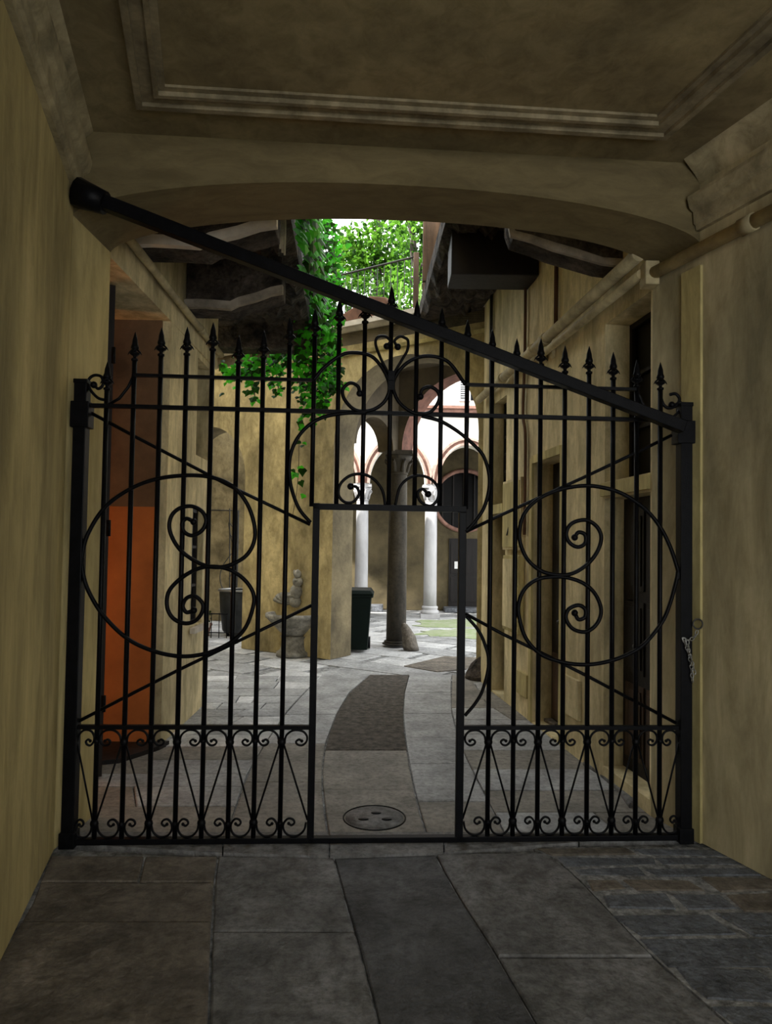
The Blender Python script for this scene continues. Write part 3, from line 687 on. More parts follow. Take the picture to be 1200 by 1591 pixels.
# posts
for u, top, lab in ((uLP, GZ(125, 592), 'left'), (uRP, GZ(1063, 628), 'right')):
    mb = MB(); gbox(mb, u-.036, u+.036, 0, top, -.036, .036); gbox(mb, u-.044, u+.044, 0, .09, -.044, .044); gbox(mb, u-.04, u+.04, top-.02, top+.006, -.04, .04)
    mb.build('gate_post', 'iron', gate, .004)
# hinges / lock strap
mb = MB(); gbox(mb, uRP-.06, uRP+.05, GZ(1055, 690), GZ(1055, 655), -.045, .045); mb.build('hinge_strap', 'iron', gate, .004)
mb = MB(); gbox(mb, uLP-.05, uLP+.055, GZ(125, 665), GZ(125, 625), -.045, .045); mb.build('hinge_strap', 'iron', gate, .004)
# rails
mb = MB(); gbox(mb, uLP, uRP, .012, .045, -.022, .022); mb.build('bottom_rail', 'iron', gate, .003)
mb = MB(); gbox(mb, uLP, uDL, ZM-.012, ZM+.012, -.016, .016); mb.build('middle_rail', 'iron', gate, .002)
mb = MB(); gbox(mb, uDR, uRP, ZM-.012, ZM+.012, -.016, .016); mb.build('middle_rail', 'iron', gate, .002)
mb = MB(); gbox(mb, uLP, uRP, ZR1-.012, ZR1+.012, -.016, .016); mb.build('upper_rail', 'iron', gate, .002)
uL2 = GX(208, 584); uR2 = GX(988, 606)
mb = MB(); gbox(mb, uL2, GX(487, 592), ZR2-.009, ZR2+.009, -.014, .014); mb.tube([GP(uL2, ZR2), GP(uL2-.03, ZR2-.07), GP(uL2-.08, ZR2-.14), GP(uL2-.14, ZR1+.01)], .010, 6); mb.build('top_rail', 'iron', gate)
mb = MB(); gbox(mb, GX(723, 599), uR2, ZR2-.009, ZR2+.009, -.014, .014); mb.tube([GP(uR2, ZR2+.1), GP(uR2+.005, ZR2), GP(uR2+.04, ZR2-.08), GP(uR2+.09, ZR2-.14), GP(uR2+.14, ZR1+.01)], .010, 6); mb.build('top_rail', 'iron', gate)
# wicket frame
zD = GZ(600, 789)
mb = MB(); gbox(mb, uDL-.020, uDL+.020, 0.02, zD+.02, -.022, .022); gbox(mb, uDR-.024, uDR+.020, 0.02, zD-.02, -.022, .022); gbox(mb, uDL-.02, uDR+.02, zD-.018, zD+.018, -.022, .022)
mb.build('wicket_frame', 'iron', gate, .003)
# bars with spear finials
left = [-1.657, -1.502, -1.349, -1.199, -1.048, -.895, -.748, -.594, -.445]
right = [.479, .631, .782, .931, 1.081, 1.231, 1.382, 1.53, 1.678]
centre = [GX(x, 653) for x in (525, 565, 606, 646, 685)]
tipsL = [(163, 560), (207, 515), (249, 508), (290, 507), (330, 500), (373, 520), (413, 512), (452, 492), (490, 478)]
tipsR = [(726, 496), (763, 511), (801, 525), (841, 525), (877, 536), (914, 537), (952, 546), (990, 558), (1023, 562)]
tipsC = [(528, 462), (569, 458), (610, 443), (649, 466), (688, 477)]
FL = .175
fprof = [(.009, 0), (.017, .003), (.017, .014), (.009, .018), (.009, .03), (.023, .040), (.027, .048), (.011, .056), (.010, .064), (.019, .074), (.020, .082), (.015, .10), (.013, .125), (.006, .155), (.0008, FL)]
def finial_mesh():
    mb = MB(); mb.lathe((0, 0, 0), [(r*1.2, z) for r, z in fprof], 10)
    for k in range(4):
        w = pi/2*k; dx, dy = cos(w), sin(w)
        mb.tube([(dx*.012, dy*.012, .070), (dx*.032, dy*.032, .052), (dx*.042, dy*.042, .036)], [.006, .005, .001], 5)
    return mb
fm = finial_mesh().build('finial_source', 'iron'); fdata = fm.data; bpy.data.objects.remove(fm); fdata.name = 'finial'
for us, tips, zb in ((left, tipsL, .04), (right, tipsR, .04), (centre, tipsC, zD)):
    for u, (tx, ty) in zip(us, tips):
        z1 = GZ(tx, ty)-FL
        if u == left[-1]: zb_ = zD
        elif u == right[0]: zb_ = zD
        else: zb_ = zb
        mb = MB(); mb.tube([GP(u, zb_), GP(u, z1)], .0145, 8); b = mb.build('bar', 'iron', gate)
        f = bpy.data.objects.new('finial', fdata); COL.objects.link(f); f.parent = b; f.location = GP(u, z1-.002)-Vector(gate['_off']); f['_off'] = gate['_off']
# scrolls traced on the gate plane
def scroll(name, pts, r=.0105, o=0.0, blob=False, seg=7):
    P = spline([gp(x, y, o) for x, y in pts], 7); mb = MB(); mb.tube(P, r, seg, flat=gn)
    if blob: mb.sphere(P[-1], .021)
    return mb.build(name, 'iron', gate)
LU = [(129, 880), (129, 867), (137, 832), (163, 790), (200, 762), (243, 745), (293, 739), (333, 743), (365, 758), (388, 790), (397, 830), (386, 860), (360, 877), (333, 881), (307, 873), (280, 853), (265, 825), (267, 803), (280, 790), (299, 787), (315, 795), (321, 809), (315, 824), (300, 832), (287, 826), (284, 813), (291, 806), (302, 811)]
LLo = [(129, 867), (129, 880), (137, 913), (160, 953), (197, 990), (237, 1010), (280, 1019), (320, 1015), (357, 999), (380, 978), (392, 950), (395, 925), (383, 903), (360, 886), (333, 880), (307, 884), (280, 900), (263, 920), (261, 943), (270, 960), (287, 968), (303, 965), (314, 953), (316, 938), (304, 926), (291, 929), (285, 941), (291, 951), (302, 948)]
RU = [(1052, 900), (1052, 887), (1040, 850), (1023, 817), (1000, 790), (967, 768), (937, 758), (907, 755), (873, 760), (840, 773), (818, 792), (808, 815), (807, 840), (817, 866), (835, 884), (857, 892), (885, 892), (910, 878), (927, 857), (933, 835), (926, 818), (909, 808), (888, 813), (879, 828), (884, 843), (897, 850), (908, 844), (908, 831), (898, 827), (892, 835)]
RLo = [(1052, 887), (1050, 900), (1040, 937), (1027, 967), (1000, 1000), (973, 1017), (940, 1028), (907, 1032), (873, 1028), (840, 1016), (817, 992), (807, 963), (805, 940), (813, 917), (832, 901), (857, 896), (883, 898), (907, 907), (924, 923), (933, 947), (927, 968), (910, 981), (890, 977), (879, 962), (882, 947), (897, 940), (908, 946), (908, 958), (898, 962), (892, 952)]
for p in (LU, LLo, RU, RLo): scroll('large_scroll', p, .0125, o=.014, blob=True)
# diagonal braces
for p in ([(133, 637), (213, 680), (367, 760), (482, 815)], [(484, 941), (400, 982), (280, 1040), (207, 1077), (122, 1121)], [(725, 826), (773, 803), (907, 742), (990, 703), (1045, 676)], [(724, 954), (783, 986), (833, 1010), (914, 1051), (1052, 1124)]):
    mb = MB(); mb.tube([gp(*q, -.012) for q in p], .0105, 7); mb.build('diagonal_brace', 'iron', gate)
# crown
arcL = [(483, 812), (465, 790), (453, 757), (450, 722), (457, 692), (474, 667), (500, 650), (535, 643), (570, 642)]
arcR = [(655, 647), (684, 655), (711, 671), (734, 690), (750, 708), (759, 735), (759, 762), (751, 790), (736, 812), (723, 826)]
scroll('side_arc', arcL, .0115, .014); scroll('side_arc', arcR, .0115, .014)
crL = [(487, 592), (503, 573), (530, 553), (552, 549), (578, 555), (597, 578), (605, 603), (597, 625), (577, 638), (553, 638), (536, 622), (533, 606), (544, 596), (556, 601), (559, 612)]
crR = [(723, 599), (700, 567), (680, 556), (655, 555), (632, 565), (615, 585), (611, 605), (622, 628), (645, 643), (668, 641), (681, 625), (681, 611), (669, 602), (656, 606), (653, 617)]
scroll('crown_scroll', crL, .0115, .014, True); scroll('crown_scroll', crR, .0115, .014, True)
scroll('heart_scroll', [(605, 583), (594, 563), (585, 541), (584, 530), (589, 524), (599, 524), (606, 531), (601, 539)], .009, .014, True)
scroll('heart_scroll', [(611, 583), (624, 561), (633, 545), (634, 531), (629, 526), (621, 524), (613, 531), (618, 540)], .009, .014, True)
scroll('door_scroll', [(599, 785), (594, 762), (581, 745), (564, 737), (545, 739), (530, 751), (526, 768), (535, 780), (549, 780), (558, 768), (554, 757), (545, 756)], .0095, .012, True)
scroll('door_scroll', [(614, 785), (621, 758), (634, 744), (650, 739), (668, 744), (680, 757), (680, 775), (669, 786), (654, 780), (649, 767), (656, 760), (665, 768)], .0095, .012, True)
scroll('side_arc', [(724, 957), (742, 978), (753, 1001), (759, 1030), (750, 1070), (738, 1092), (722, 1111)], .0105, .014)
# post-top scrolls
scroll('post_scroll', [(167, 622), (152, 618), (139, 603), (138, 590), (147, 583), (158, 586), (160, 598), (153, 604), (146, 598)], .009, 0, True)
scroll('post_scroll', [(1026, 612), (1031, 628), (1040, 634), (1051, 630), (1056, 620), (1050, 612), (1041, 613)], .010, 0)
scroll('post_scroll', [(1028, 652), (1042, 650), (1054, 640), (1058, 625), (1050, 628), (1044, 629)], .008, 0, True)
# collars
for x, y in ((608, 600), (608, 585)):
    q = gp(x, y); mb = MB(); gbox(mb, q.x-.022, q.x+.022, q.z-.03, q.z+.03, -.02, .026); mb.build('collar', 'iron', gate, .003)
# lower lattice: vees and C scrolls
def lattice(nodes, tops):
    """nodes: u positions of every upright incl. the posts; tops: indices where the vees meet above"""
    zt, zb = ZM-.085, ZB+.085
    for i, u in enumerate(nodes):
        up = i in tops
        z = zt if up else zb
        if 0 < i < len(nodes)-1:
            mb = MB(); mb.sphere(GP(u, z, .004), .026, 10, (1, .8, 1.05)); mb.build('rosette', 'iron', gate)
            zo = zb-.005 if up else zt+.005
            mb = MB(); mb.sphere(GP(u, zo, .004), .019, 8); mb.build('rosette', 'iron', gate)
        for sd in (-1, 1):
            j = i+sd
            if j < 0 or j >= len(nodes): continue
            w = abs(nodes[j]-u)
            if up:
                mb = MB(); mb.tube([GP(u+sd*.012, zt-.01, .004), GP(nodes[j]-sd*.010, zb+.015, .004)], .006, 6); mb.build('vee_rod', 'iron', gate)
            # C scroll springing from the node towards its neighbour
            sg = 1 if up else -1; zz = zt if up else zb; ed = (ZM-.016) if up else (ZB+.006)
            h = abs(ed-zz)
            cu = [(.10, 0), (.16, .55), (.34, .92), (.55, 1.0), (.76, .85), (.88, .45), (.86, .02), (.72, -.28), (.56, -.22), (.50, .02), (.60, .20), (.70, .08)]
            P = spline([GP(u+sd*w*a, zz+sg*h*b, .004) for a, b in cu], 5); mb = MB(); mb.tube(P, .0068, 6, flat=gn); mb.sphere(P[-1], .010, 6); mb.build('small_scroll', 'iron', gate)
lattice([uLP+.02]+left[:-1]+[uDL-.01], {0, 2, 4, 6, 8})
lattice([uDR+.01]+right[1:]+[uRP-.02], {1, 3, 5, 7, 9})
# diagonal tie beam in front of the arch and gate
t = thing('tie_beam', 'long black iron beam slanting from the upper left wall down across the gate to its right post', 'beam', (0, 4.0, 2.5))
a = atline(128, 300, (LF.x, 3.80), (AF1.x, 4.03)); b = atline(1062, 664, (LF.x, 3.80), (AF1.x, 4.03))
a = Vector((a.x-.02, a.y, a.z))
mb = MB(); mb.tube([a, a.lerp(b, .3), a.lerp(b, .94), b], [.055, .050, .046, .052], 4); mb.build('rod', 'iron', t, .006)
mb = MB(); d = (b-a).normalized(); mb.tube([a-d*.01, a+d*.16], [.085, .064], 12); mb.build('wall_socket', 'iron', t)
# chain on the right post
ch = thing('chain', 'bright steel chain hanging looped on the right gate post', 'chain', gp(1072, 1060))
def torus(mb, c, ax1, ax2, R, rr, r, n=14):
    mb.tube([c+ax1*(R*cos(2*pi*k/n))+ax2*(rr*sin(2*pi*k/n)) for k in range(n+1)], r, 5, 0, False)
mb = MB(); c = gp(1078, 968, .05); torus(mb, c, gd, Vector((0, 0, 1)), .03, .03, .005, 20); mb.build('ring', 'iron_grey', ch)
def links(path):
    P = spline([gp(x, y, .052) for x, y in path], 12); tot = 0; last = P[0]; i = 0
    k = 0
    for p in P[1:]:
        if (p-last).length > .022:
            d = (p-last).normalized(); c = (p+last)/2; s_ = gn if k % 2 else d.cross(gn)
            mb = MB(); torus(mb, c, d, s_.normalized(), .015, .009, .0032, 10); mb.build('link', 'chain_steel', ch); last = p; k += 1
links([(1077, 978), (1073, 988), (1062, 993), (1050, 988)]); links([(1062, 993), (1064, 1012), (1068, 1035), (1070, 1062)]); links([(1056, 990), (1061, 1005), (1067, 1020), (1073, 1045)])

# ------------------------------------------------------------------ balconies
def console(mb, o, out, dep, L, z, h, prof=None):
    """carved console: o wall point, out direction, dep thickness direction"""
    pr = prof or [(0, -h*1.0), (.12, -h*.98), (.30, -h*.72), (.45, -h*.62), (.62, -h*.66), (.80, -h*.42), (.93, -h*.36), (1.0, -h*.50), (1.02, -h*.30), (1.02, 0), (0, 0)]
    o = Vector(o); out = Vector(out); dep = Vector(dep)
    mb.prism([o+out*(a*L)+Vector((0, 0, z+b)) for a, b in pr], dep)
def rough_slab(mb, P00, P10, P11, P01, z, th, nx=14, ny=18, amp=.06):
    """slab with a broken rocky underside"""
    rnd = random.Random(5); vs = []; 
    for j in range(ny+1):
        for i in range(nx+1):
            a = Vector(P00).lerp(Vector(P10), i/nx); b = Vector(P01).lerp(Vector(P11), i/nx); p = a.lerp(b, j/ny)
            vs.append((p.x, p.y, z-(rnd.random()**2*amp if 0 < i < nx and 0 < j < ny else 0)))
    W = nx+1
    fs = [(j*W+i, (j+1)*W+i, (j+1)*W+i+1, j*W+i+1) for j in range(ny) for i in range(nx)]
    mb.add(vs, fs, 0, False)
    mb.hexa([(*P00, z), (*P10, z), (*P11, z), (*P01, z)], [(*P00, z+th), (*P10, z+th), (*P11, z+th), (*P01, z+th)])
t = thing('stone_balcony', 'dark rough stone balcony overhead on the left, draped with ivy', 'balcony', (-1.5, 6.8, 4.5))
mb = MB(); rough_slab(mb, (-1.92, 4.46), (-.78, 4.46), (-1.0, 8.6), (-1.92, 8.6), 4.5, .22, amp=.14); mb.build('slab', 'rough_stone', t)
for y, z, h, m, L in ((4.95, 4.50, .56, 'ledge_stone', 1.06), (6.30, 4.50, .54, 'console_stone', .90)):
    mb = MB(); console(mb, (-1.92, y, 0), (1, 0, 0), (0, .26, 0), L, z, h, [(0, -h), (.3, -h), (.5, -h*1.02), (.56, -h*.95), (.75, -h*.86), (1.0, -h*.72), (1.0, 0), (0, 0)]); mb.build('console', 'rough_stone', t, .01)
    mb = MB()
    pr = [(0, -h), (.15, -h*.99), (.3, -h), (.48, -h*1.02), (.56, -h*.95), (.75, -h*.86), (.9, -h*.76), (1.02, -h*.72)]
    pr2 = pr+[(a, b+.075) for a, b in pr[::-1]]
    console(mb, (-1.92, y-.06, 0), (1, 0, 0), (0, .06, 0), L, z, h, pr2); mb.build('moulded_edge', m, t)
mb = MB(); mb.box((-2.25, 8.30, 4.20), (-1.0, 8.62, 4.72)); mb.build('end_beam', 'rough_stone', t, .02)
mb = MB(); mb.box((-2.4, 7.57, 4.45), (-1.9, 8.30, 5.9)); mb.build('side_block', 'rough_stone', t, .02)
mb = MB(); mb.box((-1.10, 4.46, 4.72), (-1.02, 8.62, 5.9)); mb.build('parapet', 'dark_wood', t)
t = thing('stone_balcony', 'dark rough stone balcony overhead on the right against the yellow wall', 'balcony', (1.0, 6.8, 4.9))
mb = MB(); rough_slab(mb, (.62, 4.75), (RW(.25, 0, 0).x, 4.75), (1.24, 9.08), (.42, 9.62), 4.98, .2, amp=.14); mb.build('slab', 'rough_stone', t)
y = 4.95; xw = RW(.44, 0, 0).x+.02
mb = MB(); console(mb, (xw, y, 0), (-1, 0, 0), (0, .26, 0), .86, 4.6, .72, [(0, -.74), (.2, -.72), (.45, -.66), (.62, -.62), (.80, -.56), (.96, -.52), (1.0, -.42), (1.0, .38), (0, .38)]); mb.build('console', 'rough_stone', t, .01)
mb = MB(); console(mb, (xw, y-.035, 0), (-1, 0, 0), (0, .035, 0), .88, 4.6, .72, [(0, -.76), (.2, -.74), (.45, -.68), (.62, -.64), (.80, -.58), (.98, -.54), (1.0, -.44), (.97, -.44), (.94, -.50), (.80, -.53), (.62, -.58), (.45, -.62), (.2, -.69), (0, -.70)]); mb.build('moulded_edge', 'console_stone', t)
mb = MB(); xw = RW(2.5, 0, 0).x+.02; mb.box((.62, 6.75, 4.52), (xw, 7.15, 4.98)); mb.build('console', 'dark_wood', t, .01)
mb = MB(); mb.box((.42, 8.58, 5.18), (1.22, 8.64, 6.2)); mb.build('parapet', 'brown_wood', t)
# slatted blind by the left balcony edge
t = thing('slatted_blind', 'pale hanging slatted blind with a stepped edge beside the ivy at the arch top', 'blind', atY(430, 395, 5.6))
for k in range(9):
    x = 416+k*3.5; yb = [343, 350, 355, 363, 370, 378, 386, 392, 396][k]
    a = atY(x, 310, 5.6); b = atY(x, yb, 5.6); mb = MB(); mb.box((a.x-.0075, 5.595, b.z), (a.x+.0075, 5.612, a.z+.1)); mb.build('slat', 'blind', t)

# ------------------------------------------------------------------ terrace railing, planter, posts
t = thing('terrace_railing', 'thin iron railing along the terrace edge above the great arch', 'railing', (*FP(.5), 5.19))
r0 = -1.6; p690 = 1.30
def TR(s, z, n_=.12): q = FP(s, n_); return Vector((q.x, q.y, z))
mb = MB(); mb.tube([TR(r0, 6.06), TR(p690, 6.06)], .016, 8); mb.build('handrail', 'iron_grey', t)
mb = MB(); mb.tube([TR(r0, 5.28), TR(p690, 5.28)], .010, 6); mb.build('lower_rail', 'iron_grey', t)
k = r0
while k < p690:
    mb = MB(); mb.tube([TR(k, 5.19), TR(k, 6.06)], .0065, 5); mb.build('baluster', 'iron_grey', t); k += .12
for s_, w_, lab in ((p690+.05, .04001, 'square brown post at the right end of the terrace railing'), (p690+.20, .035, 'slimmer brown post just right of the railing post on the terrace')):
    q = FP(s_, .14); mb = MB(); mb.box((q.x-w_, q.y-w_, 5.19), (q.x+w_, q.y+w_, 6.12 if w_ > .04 else 6.9)); mb.box((q.x-w_-.01, q.y-w_-.01, 5.19), (q.x+w_+.01, q.y+w_+.01, 5.25)); tag(mb.build('terrace_post', 'brown_wood', None, .005), lab, 'post')
t = thing('planter', 'reddish brown trough planter on the terrace edge under the tree', 'planter', (*FP(.45, -.02), 5.19))
mb = MB()
prof = [(0, 0), (.98, 0), (1.02, .10), (.90, .24), (.62, .30), (.25, .17), (-.03, .09)]
mb.prism([TR(a+.05, 5.19+b*1.15, -.08) for a, b in prof], Vector((*(nn*.16), 0))); mb.build('trough', 'terracotta', t, .02)
mb = MB(); mb.prism([TR(a*.92+.09, 5.19+b*.92+.03, -.03) for a, b in prof[2:]], Vector((*(nn*.08), 0))); mb.build('soil', 'bark', t)

# ------------------------------------------------------------------ foliage
def leafshape(mb, c, nrm, up, L, W, mi=0, lobed=False):
    n_ = nrm.normalized(); u = (up-n_*up.dot(n_)).normalized(); r = n_.cross(u)
    if lobed: pts = [(0, 0), (.28, -.10), (.55, .18), (.34, .42), (.22, .62), (0, 1), (-.22, .62), (-.34, .42), (-.55, .18), (-.28, -.10)]
    else: pts = [(0, 0), (.35, .25), (.42, .55), (0, 1), (-.42, .55), (-.35, .25)]
    vs = [c+u*(b*L)+r*(a*W)+n_*(-abs(a)*W*.35) for a, b in pts]
    m = len(pts); vs.append(c+u*(L*.45)+n_*.0)
    mb.add(vs, [(i, (i+1) % m, m) for i in range(m)], mi, False)
def rv(r=1.0): return Vector((random.uniform(-r, r), random.uniform(-r, r), random.uniform(-r, r)))
# ivy curtain
iv = thing('hanging_ivy', 'bright green ivy curtain hanging from the left balcony down before the yellow wall', 'ivy', atY(490, 640, 8.4))
lf = MB(); st = MB()
def ivy_cluster(x, y, Y, sp, n_, size=.075):
    for _ in range(n_):
        px = random.gauss(x, sp); py = random.gauss(y, sp*1.3); c = atY(px, py, Y+random.uniform(-.22, .22))
        nrm = Vector((random.uniform(-.6, .6), -1, random.uniform(-.1, 1.0))); s_ = size*random.uniform(.6, 1.35)
        leafshape(lf, c, nrm, Vector((random.uniform(-.5, .5), 0, -1)), s_, s_*1.0, 0 if random.random() < .62 else 1, True)
def ivy_vine(pts, Y, dens, sp, size=.075):
    dens = int(dens*1.9)
    P = spline([Vector((x, y, 0)) for x, y in pts], 6)
    st.tube([atY(p.x, p.y, Y) for p in P], .007, 5)
    for p in P: ivy_cluster(p.x, p.y, Y, sp, dens, size)
random.seed(11)
ivy_vine([(466, 325), (478, 380), (488, 430), (497, 480), (500, 530), (500, 580), (498, 628)], 8.4, 11, 11)
ivy_vine([(500, 350), (508, 400), (508, 450), (516, 500), (519, 545), (515, 590)], 8.6, 6, 7)
ivy_vine([(505, 330), (515, 355), (520, 395), (523, 440), (515, 470)], 8.8, 4, 7)
ivy_vine([(470, 500), (478, 545), (482, 590), (490, 630)], 8.3, 5, 9)
ivy_vine([(455, 545), (430, 562), (405, 568), (380, 572), (352, 578)], 8.75, 5, 7, .08)
ivy_vine([(388, 572), (392, 590), (396, 615)], 8.75, 2, 5, .08); ivy_vine([(428, 560), (430, 585), (433, 605)], 8.75, 2, 5, .07)
ivy_vine([(455, 555), (462, 580), (470, 620)], 8.75, 2, 6, .07)
ivy_vine([(352, 570), (350, 590)], 8.75, 3, 5, .08); ivy_vine([(505, 600), (520, 598), (533, 597)], 8.5, 2, 4, .08)
ivy_vine([(478, 630), (470, 645), (466, 665)], 8.5, 1, 3); 
for (x, y) in ((468, 690), (473, 685), (463, 687), (458, 732), (465, 728), (462, 735), (470, 728), (455, 730), (472, 770), (465, 745)): ivy_cluster(x, y, 8.5, 1.5, 1, .085)
st.tube(spline([atY(x, y, 8.5) for x, y in ((467, 660), (465, 690), (464, 730), (461, 765), (455, 800))], 5), .004, 5)
for _ in range(520):
    q = random.random(); xx = lerp(-.78, -1.0, q); yy = lerp(4.9, 8.6, q); zz = 4.52+abs(random.gauss(0, .30)) - (.16*random.random())
    s_ = random.uniform(.07, .13); leafshape(lf, Vector((xx+random.uniform(.03, .20), yy, zz)), Vector((.7, -.7, random.uniform(0, .8))), Vector((random.uniform(-.4, .4), random.uniform(-.4, .4), -1)), s_, s_, 0 if random.random() < .6 else 1, True)
ivy_cluster(500, 412, 7.2, 9, 14, .10); ivy_cluster(492, 378, 7.2, 8, 10, .10)
lf.build('leaves', ['leaf_bright', 'leaf_dark'], iv); st.build('stem', 'bark', iv)
# trees
def tree(name, label, base, trunk_pts, r0, crowns, n_, size, mats, cat='tree'):
    t = thing(name, label, cat, base); mb = MB()
    P = spline(trunk_pts, 6); mb.tube(P, [lerp(r0, r0*.35, i/(len(P)-1)) for i in range(len(P))], 9)
    top = Vector(trunk_pts[-1])
    for c, rad in crowns:
        c = Vector(c); a = Vector(trunk_pts[len(trunk_pts)//2])
        mb.tube(spline([a, a.lerp(c, .5)+rv(.15), c], 5), [r0*.4]*6+[r0*.3]*4+[r0*.15] if False else r0*.25, 6)
    mb.build('trunk', 'bark', t); lf = MB()
    for c, rad in crowns:
        c = Vector(c)
        for _ in range(int(n_*rad**2)):
            d = rv().normalized()*rad*random.uniform(.25, 1)**.6; d.z *= .85
            s_ = size*random.uniform(.6, 1.4)
            leafshape(lf, c+d, rv()+Vector((0, -.4, .5)), rv()+Vector((0, 0, -.5)), s_, s_*.8, 0 if random.random() < .7 else 1)
    lf.build('foliage', mats, t); return t
random.seed(3)
def W(px, py, Y): return atY(px, py, Y)
b = W(588, 600, 22.6)
tree('leafy_tree', 'tall leafy tree with dark trunk behind the middle of the terrace railing', (b.x, 22.6, 0), [(b.x, 22.6, 0), (b.x+.1, 22.6, 4), W(588, 430, 22.6), W(587, 330, 22.6), W(590, 260, 22.6)], .2,
     [(W(560, 385, 22.6), 1.0), (W(605, 375, 22.3), 1.0), (W(540, 420, 22.6), .9), (W(585, 430, 22.6), 1.1), (W(625, 420, 22.6), .9), (W(545, 385, 22.6), .6)], 650, .17, ['leaf_tree', 'leaf_dark'])
b = W(652, 600, 20)
tree('leafy_tree', 'pale green tree whose crown fills the top right of the opening by the railing post', (b.x, 20, 0), [(b.x, 20, 0), (b.x, 20, 4), W(648, 430, 20), W(634, 330, 20), W(640, 270, 20)], .13,
     [(W(640, 360, 20), .9), (W(668, 350, 20), .75), (W(672, 400, 20), .7), (W(640, 440, 20.5), .9), (W(690, 430, 20), .6), (W(700, 350, 20), .45)], 520, .16, ['leaf_tree', 'leaf_dark'])
# bamboo behind the railing
bm = thing('bamboo_clump', 'clump of thin upright green bamboo stems behind the terrace railing', 'bamboo', (*FP(.9, 1.4), 5.0))
cu = MB(); lv = MB()
for k in range(40):
    q = FP(random.uniform(-.6, 2.3), random.uniform(.9, 1.9)); lean = Vector((random.uniform(-.12, .12), random.uniform(-.1, .1), 0)); h = random.uniform(.6, 1.25)
    a = Vector((q.x, q.y, 5.12)); cu.tube([a, a+lean*.4+Vector((0, 0, h*.5)), a+lean+Vector((0, 0, h))], .011, 5)
    for _ in range(16):
        c = a+lean*.8+Vector((0, 0, h*random.uniform(.35, 1.1)))+rv(.12); leafshape(lv, c, rv(), rv()+Vector((0, 0, -.9)), random.uniform(.09, .17), .035, 0)
cu.build('culm', 'culm', bm); lv.build('leaves', ['leaf_tree'], bm)
# bush left of it
bu = thing('terrace_shrub', 'dark green shrub on the terrace between the ivy and the bamboo', 'shrub', (*FP(-.2, 1.0), 5.0))
mb = MB(); lv = MB(); q = FP(-.2, 1.1)
for k in range(7): w = 2*pi*k/7; mb.tube([(q.x, q.y, 5.0), (q.x+.2*cos(w), q.y+.2*sin(w), 5.5), (q.x+.4*cos(w), q.y+.4*sin(w), 6.0)], [.02, .015, .006], 5)
for _ in range(900):
    d = rv().normalized()*random.uniform(.2, 1)**.5; leafshape(lv, Vector((q.x, q.y, 5.75))+Vector((d.x*.62, d.y*.5, d.z*.72)), rv()+Vector((0, -.5, .4)), rv(), random.uniform(.05, .1), .05, 0 if random.random() < .5 else 1)
mb.build('stem', 'bark', bu); lv.build('leaves', ['leaf_tree', 'leaf_dark'], bu)

hd = thing('hedge', 'dense dark green hedge on the terrace behind the bamboo stems', 'hedge', (*FP(1.2, 2.0), 5.12))
mb = MB(); lv = MB()
for k in range(9): q = FP(-.6+k*.4, 2.02); mb.tube([(q.x, q.y, 5.12), (q.x+.05, q.y, 5.6), (q.x-.03, q.y, 6.1)], [.02, .015, .006], 5)
for _ in range(2600):
    q = FP(random.uniform(-.8, 2.9), 2.02+random.uniform(-.22, .22)); leafshape(lv, Vector((q.x, q.y, 5.13+random.random()**.8*1.05)), rv()+Vector((0, -.6, .3)), rv(), random.uniform(.06, .13), .06, 0 if random.random() < .45 else 1)
mb.build('stem', 'bark', hd); lv.build('leaves', ['leaf_tree', 'leaf_dark'], hd)

# ------------------------------------------------------------------ courtyard furniture
# wheelie bin
c = atf(563, 1014); bx, by = c.x-.12, c.y+.25
t = thing('wheelie_bin', 'dark green wheeled rubbish bin half hidden behind the yellow pier', 'bin', (bx, by, 0))
mb = MB(); mb.hexa([(bx-.2, by-.24, .04), (bx+.2, by-.24, .04), (bx+.2, by+.24, .04), (bx-.2, by+.24, .04)], [(bx-.26, by-.3, .96), (bx+.26, by-.3, .96), (bx+.26, by+.28, .96), (bx-.26, by+.28, .96)]); mb.box((bx-.29, by-.32, .91), (bx+.29, by+.3, .965)); mb.build('body', 'bin_green', t, .012)
mb = MB(); mb.hexa([(bx-.3, by-.34, .965), (bx+.3, by-.34, .965), (bx+.3, by+.32, .965), (bx-.3, by+.32, .965)], [(bx-.24, by-.28, 1.03), (bx+.24, by-.28, 1.03), (bx+.24, by+.25, 1.05), (bx-.24, by+.25, 1.05)]); mb.build('lid', 'bin_green', t, .01)
for sx in (-1, 1):
    mb = MB(); mb.lathe((bx+sx*.21, by+.25, .1), [(.1, -.03), (.1, .03)], 20, axis=(1, 0, 0)); mb.build('wheel', 'iron', t)
mb = MB(); mb.tube([(bx-.2, by+.34, .98), (bx+.2, by+.34, .98)], .014, 8); mb.build('handle', 'bin_green', t)
# wall fountain on the pier
def FS(px, py, out=0): q = atline(px, py, FP(0), FP(-1)); return (Vector((q.x, q.y))-O).dot(e)
sf = FS(458, 980); q0 = FP(sf)
def FF(s, out, z): p = FP(sf+s, -out); return Vector((p.x, p.y, z))
t = thing('wall_fountain', 'stone wall fountain with bowl, pedestal and carved figure against the yellow pier', 'fountain', FF(0, .2, 0))
ev = Vector((*e, 0)); ov = -Vector((*nn, 0))
def halfbowl(mb, prof, o, sx=1, sy=1, seg=20):
    vs = []
    for r, z in prof:
        for k in range(seg+1):
            w = pi*k/seg; vs.append(Vector(o)+ev*(r*cos(w)*sx)+ov*(r*sin(w)*sy)+Vector((0, 0, z)))
    n_ = seg+1; fs = [(i*n_+k, i*n_+k+1, (i+1)*n_+k+1, (i+1)*n_+k) for i in range(len(prof)-1) for k in range(seg)]
    mb.add(vs, fs, 0, True)
o = FF(0, .0, 0)
